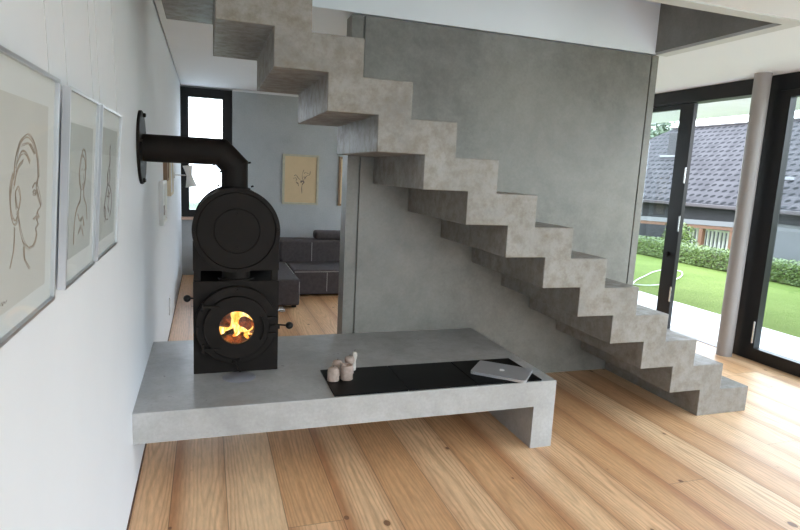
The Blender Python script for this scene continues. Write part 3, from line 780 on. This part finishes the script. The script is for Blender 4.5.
ZT, ZB, XT, XBm = 1.655, 1.212, 0.045, 0.018
def wall_picture(y0, y1, label, strokes, pmat, unused, sheet, wires):
    """hangs on the left wall, leaning out at the top"""
    root = thing('framed_drawing', label, 'picture', (0.001, (y0 + y1) / 2, ZB), 'framed drawings on the left wall')
    Wd, Hh = y1 - y0, ZT - ZB
    up = Vector((XT - XBm, 0, ZT - ZB)).normalized(); nrm = Vector((up.z, 0, -up.x)); o0 = Vector((XBm, y0, ZB))
    Hl = (ZT - ZB) / up.z
    def F(u, v, h): return o0 + Vector((0, u, 0)) + up * v + nrm * h     # h=0: the front plane
    def fbox(bm, u0, u1, v0, v1, h0, h1):
        vs = [bm.verts.new(F(u, v, h)) for u in (u0, u1) for v in (v0, v1) for h in (h0, h1)]
        for a in ((0, 1, 3, 2), (4, 6, 7, 5), (0, 4, 5, 1), (2, 3, 7, 6), (0, 2, 6, 4), (1, 5, 7, 3)): bm.faces.new([vs[i] for i in a])
    fw = 0.007; dp = -0.016
    bm = bmesh.new()
    fbox(bm, 0, fw, 0, Hl, dp, 0); fbox(bm, Wd - fw, Wd, 0, Hl, dp, 0); fbox(bm, fw, Wd - fw, 0, fw, dp, 0); fbox(bm, fw, Wd - fw, Hl - fw, Hl, dp, 0)
    obj('frame', bm, M['alu'], root)
    bm = bmesh.new(); fbox(bm, fw, Wd - fw, fw, Hl - fw, dp + 0.002, -0.008)
    obj('mat_board', bm, M['mat_white'], root)
    bm = bmesh.new(); s = sheet; fbox(bm, s[0], s[1], s[2], s[3], -0.0078, -0.0070)
    paper = obj('drawing_sheet', bm, pmat, root)
    for mt, lst in strokes.items():
        bm = bmesh.new()
        lst2 = []
        for w, pts in lst:
            w = w * 0.42; lst2.append((w, pts))
            for q in range(3 if w > 0.0005 else 0):
                jx, jy = random.uniform(-.018, .018), random.uniform(-.012, .012)
                lst2.append((w * random.uniform(0.4, 1.3), [(p[0] + jx + random.uniform(-.008, .008), p[1] + jy + random.uniform(-.006, .006)) for p in pts]))
        for i, (w, pts) in enumerate(lst2):
            ribbon(bm, [(s[0] + p[0] * (s[1] - s[0]), s[2] + p[1] * (s[3] - s[2])) for p in pts], w, i, 0, lambda u, v, h: F(u, v, h - 0.007))
        obj('drawn_lines', bm, M[mt], paper)
    bm = bmesh.new(); fbox(bm, fw, Wd - fw, fw, Hl - fw, -0.0035, -0.0015)
    obj('glass_pane', bm, M['pic_glass'], root)
    for u in wires:
        bm = bmesh.new(); p = F(u, Hl - 0.004, -0.012)
        tube(bm, [p, (0.012, p.y, H - 0.003)], 0.0007, 6)
        obj('hanging_wire', bm, M['wire'], root)
# left: a head in profile facing the far end of the room
head = [
 (0.0018, [(0.30, 0.62), (0.33, 0.72), (0.42, 0.80), (0.55, 0.83), (0.68, 0.79), (0.76, 0.71), (0.79, 0.62)]),
 (0.0014, [(0.79, 0.62), (0.76, 0.57), (0.80, 0.52), (0.86, 0.46), (0.80, 0.44), (0.78, 0.42)]),
 (0.0014, [(0.78, 0.42), (0.83, 0.40), (0.78, 0.385), (0.81, 0.36), (0.76, 0.34), (0.78, 0.30), (0.72, 0.25), (0.62, 0.25)]),
 (0.0013, [(0.62, 0.25), (0.50, 0.29), (0.42, 0.36), (0.38, 0.44)]),
 (0.0020, [(0.28, 0.64), (0.23, 0.55), (0.25, 0.45), (0.32, 0.40), (0.38, 0.44)]),
 (0.0016, [(0.36, 0.48), (0.33, 0.55), (0.38, 0.58), (0.42, 0.53), (0.39, 0.47), (0.36, 0.46)]),
 (0.0012, [(0.66, 0.56), (0.71, 0.585), (0.76, 0.57)]), (0.0012, [(0.67, 0.53), (0.71, 0.545), (0.74, 0.525), (0.70, 0.52), (0.67, 0.53)]),
 (0.0012, [(0.70, 0.39), (0.75, 0.40), (0.80, 0.398)]),
 (0.0024, [(0.34, 0.68), (0.42, 0.74), (0.52, 0.74), (0.60, 0.70)]), (0.0018, [(0.30, 0.58), (0.36, 0.66), (0.46, 0.70)]),
 (0.0012, [(0.44, 0.78), (0.58, 0.79), (0.70, 0.74)]), (0.0014, [(0.50, 0.27), (0.52, 0.20), (0.62, 0.14)]), (0.0012, [(0.31, 0.39), (0.30, 0.28), (0.24, 0.20)]),
]
sig = [(0.0005, [(0.10, 0.045), (0.12, 0.06), (0.13, 0.04), (0.15, 0.058), (0.17, 0.043), (0.20, 0.055)])]
wall_picture(0.930, 1.332, 'largest-looking framed profile drawing on white wall, nearest the left edge of the photo', {'ink_brown': head, 'ink_dark': sig}, M['paper'], None, (0.055, 0.345, 0.045, 0.385), (0.03, 0.37))
fig = [
 (0.0016, [(0.50, 0.78), (0.42, 0.72), (0.38, 0.63), (0.42, 0.55), (0.50, 0.50), (0.62, 0.54), (0.66, 0.64), (0.62, 0.74), (0.50, 0.78)]),
 (0.0016, [(0.46, 0.50), (0.44, 0.42), (0.30, 0.36), (0.22, 0.26), (0.20, 0.10)]), (0.0016, [(0.60, 0.52), (0.62, 0.43), (0.74, 0.36), (0.80, 0.24)]),
 (0.0011, [(0.46, 0.65), (0.50, 0.67), (0.54, 0.65)]), (0.0011, [(0.57, 0.65), (0.60, 0.665), (0.63, 0.65)]), (0.0011, [(0.55, 0.63), (0.57, 0.58), (0.54, 0.575)]), (0.0012, [(0.50, 0.545), (0.55, 0.535), (0.59, 0.55)]),
 (0.0020, [(0.42, 0.74), (0.52, 0.82), (0.64, 0.78), (0.68, 0.66)]), (0.0014, [(0.36, 0.32), (0.46, 0.26), (0.60, 0.28), (0.66, 0.20)]), (0.0012, [(0.40, 0.16), (0.52, 0.20), (0.64, 0.12)]),
]
wall_picture(1.425, 1.790, 'middle framed figure drawing of the three hanging on the white wall', {'ink_brown': fig}, M['paper_grey'], None, (0.05, 0.315, 0.06, 0.37), (0.03, 0.335))
fig2 = [
 (0.0030, [(0.52, 0.86), (0.50, 0.80), (0.53, 0.74), (0.51, 0.66)]), (0.0020, [(0.50, 0.68), (0.42, 0.60), (0.44, 0.52), (0.52, 0.48), (0.58, 0.54), (0.54, 0.64)]),
 (0.0018, [(0.44, 0.50), (0.32, 0.40), (0.26, 0.28), (0.36, 0.18), (0.54, 0.16)]), (0.0018, [(0.56, 0.48), (0.70, 0.40), (0.76, 0.28), (0.66, 0.18)]),
 (0.0034, [(0.30, 0.30), (0.38, 0.24), (0.34, 0.16)]), (0.0015, [(0.48, 0.44), (0.56, 0.36), (0.50, 0.28), (0.60, 0.22)]), (0.0015, [(0.40, 0.40), (0.50, 0.38), (0.62, 0.42)]),
]
wall_picture(1.835, 2.225, 'farthest framed drawing of the three, with the darkest strokes, nearest the flue flange', {'ink_dark': fig2}, M['paper_grey'], None, (0.05, 0.34, 0.05, 0.385), (0.03, 0.36))

# small frames beyond the flue
def small_frame(name, label, y0, y1, z0, z1, fm, fill, dep=0.022, fw=0.02, lean=0.0):
    root = thing(name, label, 'picture', (0.001, (y0 + y1) / 2, z0))
    bm = bmesh.new()
    for a in ((y0, y0 + fw, z0, z1), (y1 - fw, y1, z0, z1), (y0 + fw, y1 - fw, z0, z0 + fw), (y0 + fw, y1 - fw, z1 - fw, z1)): box(bm, 0.001, dep, *a)
    obj('frame', bm, fm, root); obj('picture_sheet', B(0.001, dep - 0.008, y0 + fw, y1 - fw, z0 + fw, z1 - fw), fill, root)
    return root
r_ = small_frame('picture_frame', 'small white frame low on the white wall beyond the flue', 4.38, 4.78, 1.06, 1.37, M['lampw'], M['mat_white'], 0.03)
obj('dark_motif', B(0.022, 0.0235, 4.52, 4.62, 1.12, 1.19), M['ink_dark'], r_)
small_frame('picture_frame', 'small brown frame on the white wall just under the flue pipe', 4.86, 5.10, 1.36, 1.60, M['frame_brown'], M['frame_brown'], 0.03)
small_frame('picture_frame', 'cream frame on the white wall between the flue pipe and the wall lamp', 5.30, 5.75, 1.22, 1.60, M['frame_cream'], M['mat_white'], 0.03)
# wall lamp
lx, ly, lz = 0.155, 6.25, 1.385
lp = thing('wall_lamp', 'white double-cone wall lamp in front of the corner window', 'lamp', (0.0, ly, lz))
bm = bmesh.new(); lathe(bm, [(0, 0.001), (0.035, 0.001), (0.035, 0.02), (0, 0.02)], (0, ly, lz), 'X', 24); obj('wall_plate', bm, M['lampw'], lp, smooth=True)
bm = bmesh.new(); tube(bm, [(0.02, ly, lz), (lx - 0.02, ly, lz)], 0.006, 10); obj('arm', bm, M['chrome'], lp, smooth=True)
bm = bmesh.new(); lathe(bm, [(0.048, 0.10), (0.045, 0.10), (0.020, 0.0), (0.052, -0.115), (0.055, -0.115), (0.026, 0.0), (0.048, 0.10)], (lx, ly, lz), 'Z', 32)
bmesh.ops.rotate(bm, verts=bm.verts, cent=(lx, ly, lz), matrix=Matrix.Rotation(math.radians(-9), 3, 'Y')); obj('lamp_shade', bm, M['lampw'], lp, smooth=True)
# socket
sk = thing('wall_socket', 'small white socket low on the white wall behind the bench', 'socket', (0, 5.4, 0.20))
obj('cover_plate', B(0.0005, 0.010, 5.32, 5.40, 0.17, 0.33, bev=0.002), M['socket'], sk)
bm = bmesh.new(); lathe(bm, [(0.026, 0.0105), (0.022, 0.012), (0, 0.0108)], (0, 5.36, 0.21), 'X', 24); obj('socket_insert', bm, M['mat_white'], sk, smooth=True); bm = bmesh.new(); lathe(bm, [(0.026, 0.0105), (0.022, 0.012), (0, 0.0108)], (0, 5.36, 0.29), 'X', 24); obj('socket_insert', bm, M['mat_white'], sk, smooth=True)

# picture on the concrete back wall
pb = thing('framed_sketch', 'tan ink sketch in a pale frame on the concrete back wall above the sofa', 'picture', (1.57, 8.149, 1.0))
bm = bmesh.new(); y1 = 8.149; px0, px1, pz0, pz1 = 1.315, 1.815, 1.01, 1.70; f = 0.028
for a in ((px0, px0 + f, pz0, pz1), (px1 - f, px1, pz0, pz1), (px0 + f, px1 - f, pz0, pz0 + f), (px0 + f, px1 - f, pz1 - f, pz1)): box(bm, a[0], a[1], y1 - 0.03, y1, a[2], a[3])
obj('frame', bm, M['frame_olive'], pb)
sh = obj('drawing_sheet', B(px0 + f, px1 - f, y1 - 0.014, y1 - 0.004, pz0 + f, pz1 - f), M['paper_tan'], pb)
bm = bmesh.new()
flw = [(0.006, [(0.55, 0.20), (0.54, 0.33), (0.56, 0.42)]), (0.012, [(0.50, 0.44), (0.56, 0.48), (0.60, 0.44), (0.55, 0.40)]), (0.005, [(0.56, 0.46), (0.42, 0.54), (0.36, 0.60), (0.30, 0.58)]),
       (0.005, [(0.58, 0.48), (0.68, 0.58), (0.78, 0.62), (0.80, 0.70)]), (0.004, [(0.56, 0.50), (0.55, 0.62), (0.60, 0.72)]), (0.004, [(0.40, 0.40), (0.36, 0.48), (0.40, 0.52)]), (0.007, [(0.36, 0.44), (0.42, 0.42), (0.44, 0.36)]),
       (0.004, [(0.60, 0.64), (0.66, 0.66), (0.74, 0.64)]), (0.004, [(0.28, 0.52), (0.34, 0.54), (0.38, 0.50)]), (0.005, [(0.58, 0.56), (0.64, 0.56), (0.66, 0.52)])]
for i, (w_, pts) in enumerate(flw):
    ribbon(bm, [(px0 + f + p[0] * (px1 - px0 - 2 * f), pz0 + f + p[1] * (pz1 - pz0 - 2 * f)) for p in pts], w_ * 0.9, i, 0, lambda u, v, h: Vector((u, y1 - 0.014 - h, v)))
obj('drawn_lines', bm, M['ink_dark'], sh)

pb2 = thing('picture_frame', 'picture whose dark left edge just shows beside the partition on the back wall', 'picture', (2.22, 8.149, 1.0))
bm = bmesh.new(); q0, q1 = 2.105, 2.33
for a in ((q0, q0 + f, pz0, pz1), (q1 - f, q1, pz0, pz1), (q0 + f, q1 - f, pz0, pz0 + f), (q0 + f, q1 - f, pz1 - f, pz1)): box(bm, a[0], a[1], y1 - 0.03, y1, a[2], a[3])
obj('frame', bm, M['frame_brown'], pb2)
obj('picture_sheet', B(q0 + f, q1 - f, y1 - 0.014, y1 - 0.004, pz0 + f, pz1 - f), M['paper_tan'], pb2)

# ------------------------------------------------------------------ sofa
sf = thing('corner_sofa', 'low dark grey corner sofa with white seams in front of the concrete back wall', 'sofa', (1.6, 7.0, 0))
def cushion(name, x0, x1, y0, y1, z0, z1, r=0.035, parent=sf):
    bm = bmesh.new(); box(bm, x0, x1, y0, y1, z0, z1)
    bmesh.ops.bevel(bm, geom=list(bm.edges), offset=r, segments=4, profile=0.6, affect='EDGES')
    return obj(name, bm, M['sofa'], parent, smooth=True, angle=60)
seat = cushion('seat', 1.285, 2.6, 6.72, 7.45, 0.02, 0.325)
seatb = cushion('seat', 2.605, 3.4, 6.72, 7.45, 0.02, 0.325)
back = cushion('backrest', 1.20, 3.4, 7.36, 7.66, 0.02, 0.605, 0.04)
ch = cushion('chaise', 0.30, 1.278, 6.14, 7.44, 0.03, 0.325, 0.035)
chb = cushion('backrest', 0.30, 1.195, 7.45, 7.66, 0.02, 0.45, 0.04)
hr = cushion('headrest', 1.66, 2.30, 7.40, 7.62, 0.60, 0.715, 0.05)
def seam(pts, parent):
    bm = bmesh.new(); tube(bm, pts, 0.0025, 6); obj('seam', bm, M['thread'], parent, smooth=True)
seam([(1.61, 7.357, 0.33), (1.61, 7.357, 0.56), (1.61, 7.38, 0.60)], back)
seam([(1.69, 6.717, 0.06), (1.69, 6.717, 0.29)], seat)
seam([(1.30, 6.722, 0.300), (2.58, 6.722, 0.300)], seat)
seam([(1.275, 6.16, 0.07), (1.272, 6.15, 0.29), (1.255, 6.16, 0.318), (1.26, 6.6, 0.322), (1.26, 7.3, 0.322)], ch)
for x, y in ((0.36, 6.2), (1.2, 6.2), (1.34, 6.8), (3.3, 6.8), (0.36, 7.5), (3.3, 7.5)):
    obj('foot', B(x, x + 0.05, y, y + 0.05, 0.0, 0.04), M['black_frame'], sf)

# ------------------------------------------------------------------ outside
struct('terrace', B(XR + 0.125, 6.36, -8, 11.9, -0.2, -0.03), M['terrace'], 'pale terrace outside the glass', 'terrace')
bm = bmesh.new()     # lawn, level, then dropping away behind the hedge
xs = [6.361, 8, 9.6, 10.4, 11.5, 14, 20, 30, 45, 70]; zs = [-0.10, -0.10, -0.10, -0.12, -0.5, -1.4, -2.2, -2.6, -2.0, 1.0]
ysx = [-40, -20, -8, 0, 6, 12, 20, 30, 50, 80]
g = [[bm.verts.new((x, y, z)) for y in ysx] for x, z in zip(xs, zs)]
for i in range(len(xs) - 1):
    for j in range(len(ysx) - 1): bm.faces.new((g[i][j], g[i + 1][j], g[i + 1][j + 1], g[i][j + 1]))
struct('lawn', bm, M['grass'], 'bright mown lawn between the terrace and the hedge', 'lawn')
struct('terrace_back', B(-1, 5.1, YB + 0.16, 11.9, -0.2, -0.03), M['terrace'], 'pale terrace behind the back wall', 'terrace')
struct('garden_ground', B(-30, 6.3, 12.0, 27, -1.6, -0.15), M['ground'], 'meadow behind the house', 'ground')
struct('balcony_soffit', B(XR + 0.13, 7.55, 3.3, 9.5, 2.56, 2.75), M['soffit'], 'pale roof overhang above the terrace', 'overhang')

def leaves(bm, n, fn, size):
    for _ in range(n):
        p, nr = fn(); a = Vector((random.gauss(0, 1), random.gauss(0, 1), random.gauss(0, 1))).normalized()
        nr = (nr + a * 0.7).normalized(); u = nr.cross(Vector((random.random(), random.random(), 1))).normalized(); v = nr.cross(u)
        s = size * random.uniform(0.6, 1.3)
        vs = [bm.verts.new(p + u * s), bm.verts.new(p + v * s * 0.5), bm.verts.new(p - u * s), bm.verts.new(p - v * s * 0.5)]
        bm.faces.new(vs)
# hedge
hd = thing('hedge', 'clipped green box hedge along the far side of the lawn', 'hedge', (10.4, 9, -0.1))
HX0, HX1, HY0, HY1, HZ = 10.1, 10.75, 2.0, 17.0, 0.25
bm = bmesh.new(); box(bm, HX0 + 0.06, HX1 - 0.06, HY0, HY1, -0.1, HZ - 0.07)
obj('hedge_core', bm, M['bark'], hd)
bm = bmesh.new()
def hf():
    y = random.uniform(HY0, HY1); q = random.random()
    wob = 0.05 * noise.noise(Vector((y * 1.3, 0, 0)))
    if q < 0.6: return Vector((HX0 + random.uniform(-0.03, 0.08) + wob, y, random.uniform(-0.09, HZ))), Vector((-1, 0, 0.3))
    return Vector((random.uniform(HX0, HX1), y, HZ + random.uniform(-0.07, 0.03) + wob)), Vector((0, 0, 1))
leaves(bm, 42000, hf, 0.024)
obj('foliage', bm, M['hedge'], hd)

def tree(name, label, x, y, z0, h, rad, mat, n=2500, cl=7, size=0.12, group=None, cat='tree'):
    root = thing(name, label, cat, (x, y, z0), group)
    bm = bmesh.new(); tube(bm, [(x, y, z0), (x + 0.03 * h, y, z0 + h * 0.35), (x, y, z0 + h * 0.75)], 0.03 * h, 8, rs=[0.035 * h, 0.025 * h, 0.01 * h])
    for q in range(4):
        a = q * 1.7; tube(bm, [(x, y, z0 + h * (0.3 + 0.1 * q)), (x + rad * 0.5 * math.cos(a), y + rad * 0.5 * math.sin(a), z0 + h * (0.5 + 0.1 * q))], 0.01 * h, 6)
    obj('trunk', bm, M['bark'], root, smooth=True)
    cs = [(Vector((x + random.uniform(-.55, .55) * rad, y + random.uniform(-.55, .55) * rad, z0 + h * random.uniform(0.45, 0.85))), rad * random.uniform(0.4, 0.65)) for _ in range(cl)]
    bm = bmesh.new()
    def ff():
        c, r = random.choice(cs); d = Vector((random.gauss(0, 1), random.gauss(0, 1), random.gauss(0, 1))).normalized()
        return c + d * r * random.uniform(0.7, 1.05), d
    leaves(bm, n, ff, size); obj('foliage', bm, mat, root)

# neighbouring house
HS = thing('house', 'neighbouring house with a large grey tiled roof beyond the hedge', 'house', (22, 12, -2))
E_X, R_X = 18.0, 24.0
EZ = 0.97 ; RZ = 4.58
def uvface(bm, uvl, pts, uvs):
    vs = [bm.verts.new(p) for p in pts]; f_ = bm.faces.new(vs)
    for l, uv in zip(f_.loops, uvs): l[uvl].uv = uv
# roof: hipped at the far (left) end
YL, YR0 = 25.5, -6.0      # eaves ends
YRL = 25.3                # ridge end
sl = math.hypot(R_X - E_X, RZ - EZ)
bm = bmesh.new(); uvl = bm.loops.layers.uv.new('UVMap')
S = 3.0
YE = 29.0
uvface(bm, uvl, [(E_X, YR0, EZ), (R_X, YR0, RZ), (R_X, YRL, RZ), (E_X, YE, EZ)], [(YR0 * S / 2, 0), (YR0 * S / 2, sl * S / 2), (YRL * S / 2, sl * S / 2), (YE * S / 2, 0)])
uvface(bm, uvl, [(R_X, YR0, RZ), (2 * R_X - E_X, YR0, EZ), (2 * R_X - E_X, YE, EZ), (R_X, YRL, RZ)], [(YR0 * S / 2, 0), (YR0 * S / 2, sl * S / 2), (YRL * S / 2, sl * S / 2), (YE * S / 2, 0)])
uvface(bm, uvl, [(E_X, YE, EZ), (R_X, YRL, RZ), (2 * R_X - E_X, YE, EZ)], [(0, 0), (6 * S / 2, sl * S / 2), (12 * S / 2, 0)])
uvface(bm, uvl, [(E_X, YR0, EZ - 0.12), (E_X, YE, EZ - 0.12), (2 * R_X - E_X, YE, EZ - 0.12), (2 * R_X - E_X, YR0, EZ - 0.12)], [(0, 0)] * 4)
uvface(bm, uvl, [(E_X, YR0, EZ - 0.12), (R_X, YR0, RZ), (2 * R_X - E_X, YR0, EZ - 0.12)], [(0, 0)] * 3)
bmesh.ops.recalc_face_normals(bm, faces=bm.faces)
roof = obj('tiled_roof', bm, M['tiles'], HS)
obj('gutter', B(E_X - 0.14, E_X, YR0, YE, EZ - 0.16, EZ - 0.02, bev=0.03), M['gutter'], HS)
obj('timber_wall', B(E_X + 0.5, 2 * R_X - E_X - 0.5, 15.0, YE - 0.6, -2.6, EZ - 0.125), M['house_dark'], HS)
bm = bmesh.new(); box(bm, E_X + 0.5, 2 * R_X - E_X - 0.5, YR0 + 0.4, 14.99, -2.6, 0.46)
obj('rendered_wall', bm, M['house_white'], HS)
obj('upper_cladding', B(E_X + 0.44, 2 * R_X - E_X - 0.5, YR0 + 0.4, 14.99, 0.461, EZ - 0.13), M['house_dark'], HS)
# chimney & skylight (positions on the slope)
def roofz(x): return EZ + (x - E_X) * (RZ - EZ) / (R_X - E_X)
obj('ridge_cap', B(R_X - 0.10, R_X + 0.10, YR0, YRL, RZ - 0.03, RZ + 0.06, bev=0.04), M['gutter'], HS)
cmx = 21.4
obj('chimney', B(cmx, cmx + 0.3, 22.05, 22.75, roofz(cmx) - 0.3, 4.05, bev=0.01), M['chimney'], HS)
obj('chimney_flashing', B(cmx - 0.25, cmx - 0.01, 21.95, 22.95, roofz(cmx) - 0.12, roofz(cmx) - 0.02, bev=0.01), M['flash'], HS)
obj('snow_guard', B(19.6, 19.66, 14.8, 16.2, roofz(19.6) + 0.02, roofz(19.6) + 0.13), M['flash'], HS)

# patio canopy of the neighbours
pg = thing('patio_canopy', 'neighbouring patio canopy with pale roof on orange timber posts behind the hedge', 'canopy', (14, 13, -1.4))
bm = bmesh.new(); prism(bm, [(14.0, 0.48), (16.4, 0.38), (16.4, 0.46), (14.0, 0.62)], 'Y', 11.9, 19.5)
for v in bm.verts: v.co.z -= 0.035 * (v.co.y - 12.5)
obj('canopy_roof', bm, M['canopy'], pg)
bm = B(14.02, 14.14, 11.95, 19.4, 0.38, 0.475)
for v in bm.verts: v.co.z -= 0.035 * (v.co.y - 12.5)
obj('beam', bm, M['timber'], pg)
for y in (12.0, 13.05, 15.9, 18.6):
    obj('post', B(14.02, 14.14, y, y + 0.13, -1.5, 0.37 - 0.035 * (y - 12.4)), M['timber'], pg)
rl = thing('railing', 'white upright-bar railing seen between the timber posts of the patio canopy', 'railing', (15.2, 13, -1.2))
obj('top_rail', B(15.2, 15.25, 12.0, 15.4, 0.22, 0.27), M['rail'], rl); obj('bottom_rail', B(15.2, 15.25, 12.0, 15.4, -0.80, -0.75), M['rail'], rl)
for q in range(24):
    y = 12.03 + q * 0.145; obj('bar', B(15.205, 15.245, y, y + 0.06, -0.75, 0.22), M['rail'], rl)

tree('bush', 'round green bush just behind the hedge, left of the white railing', 11.6, 11.45, -0.5, 1.15, 0.42, M['hedge'], 1500, 5, 0.04, cat='bush')
tree('garden_tree', 'leafy tree left of the grey-roofed house, above the patio canopy', 15.8, 21.2, -1.6, 3.2, 1.2, M['leaf'], 3500, 8, 0.07)
tree('distant_tree', 'green tree top left of the roof hip, seen over the tiled roof', 36, 42.5, -2, 9.5, 3.2, M['leaf_far'], 4000, 9, 0.20, 'trees beyond the tiled roof')
tree('distant_tree', 'broad pale tree on the horizon behind the chimney', 45, 48.0, -1, 9.8, 4.2, M['leaf_far'], 4000, 9, 0.22, 'trees beyond the tiled roof')
tree('distant_tree', 'small tree tip showing above the roof ridge right of the door stile', 50, 42.2, 0, 9.8, 1.2, M['leaf_far'], 1200, 5, 0.2, 'trees beyond the tiled roof')
# hose on the lawn
bm = bmesh.new(); hp = [(6.7, 7.35), (7.28, 7.86), (7.76, 8.21), (8.37, 8.64), (8.8, 8.80), (8.95, 8.6), (8.4, 8.05), (7.6, 7.57), (7.31, 7.42), (7.0, 7.42), (6.7, 7.75)]
hpts = []
for i in range(len(hp) - 1):
    a, b, c, d_ = [Vector(hp[min(max(i + k, 0), len(hp) - 1)]) for k in (-1, 0, 1, 2)]
    for q in range(8):
        s = q / 8; v = 0.5 * ((2 * b) + (c - a) * s + (2 * a - 5 * b + 4 * c - d_) * s * s + (3 * b - a - 3 * c + d_) * s ** 3); hpts.append((v.x, v.y, -0.086))
tube(bm, hpts, 0.009, 8)
tag(obj('garden_hose', bm, M['hose'], smooth=True), 'pale garden hose lying in a loop on the lawn', 'hose')

# ------------------------------------------------------------------ light
w = bpy.data.worlds.new('overcast_sky'); scene.world = w; w.use_nodes = True; nt = w.node_tree
bg = nt.nodes['Background']
t = N(nt, 'ShaderNodeTexCoord'); sp = N(nt, 'ShaderNodeSeparateXYZ'); L(nt, t.outputs['Generated'], sp.inputs[0])
r = ramp(nt, sp.outputs[2], [(0.0, (0.50, 0.56, 0.62)), (0.06, (0.88, 0.94, 1.0)), (0.5, (0.74, 0.85, 1.0)), (1.0, (0.66, 0.80, 1.0))])
L(nt, r.outputs[0], bg.inputs[0]); bg.inputs[1].default_value = 3.4
def portal(name, loc, rot, sx, sy):
    l = bpy.data.lights.new(name, 'AREA'); l.shape = 'RECTANGLE'; l.size = sx; l.size_y = sy; l.cycles.is_portal = True
    o = bpy.data.objects.new(name, l); COL.objects.link(o); o.location = loc; o.rotation_euler = rot
portal('window_portal_right', (XR + 0.11, 2.8, 1.25), (0, math.radians(90), 0), 2.5, 10.8)
portal('window_portal_front', (2.5, YN - 0.22, 1.0), (math.radians(90), 0, 0), 4.4, 2.0)
portal('window_portal_upper', (XR + 0.12, 0.75, 4.5), (0, math.radians(90), 0), 1.6, 1.1)
portal('window_portal_back', (0.32, YB + 0.08, 1.64), (math.radians(-90), 0, 0), 0.6, 1.6)
portal('window_portal_back_wide', (3.58, YB + 0.1, 1.2), (math.radians(-90), 0, 0), 2.45, 2.35)
# ------------------------------------------------------------------ camera
f_px = 574.86; yaw, pitch, roll = .3287, -.1572, .049
cyw, syw, cp, sp_ = math.cos(yaw), math.sin(yaw), math.cos(pitch), math.sin(pitch)
fw = Vector((syw * cp, cyw * cp, sp_)); r0 = Vector((cyw, -syw, 0)); u0 = r0.cross(fw)
rt = r0 * math.cos(roll) + u0 * math.sin(roll); u = -r0 * math.sin(roll) + u0 * math.cos(roll)
cam = bpy.data.cameras.new('camera'); co = bpy.data.objects.new('camera', cam); COL.objects.link(co)
m = Matrix((rt, u, -fw)).transposed().to_4x4(); m.translation = Vector((0.3168, 0, 1.5043)); co.matrix_world = m
cam.sensor_width = 36; cam.sensor_fit = 'HORIZONTAL'; cam.lens = f_px * 36 / 800; cam.clip_start = 0.02
scene.camera = co
vs = scene.view_settings; vs.view_transform = 'Standard'; vs.look = 'None'; vs.gamma = 1; vs.use_curve_mapping = False; vs.exposure = 1.45
scene.cycles.max_bounces = 10; scene.cycles.diffuse_bounces = 6; scene.cycles.transparent_max_bounces = 12
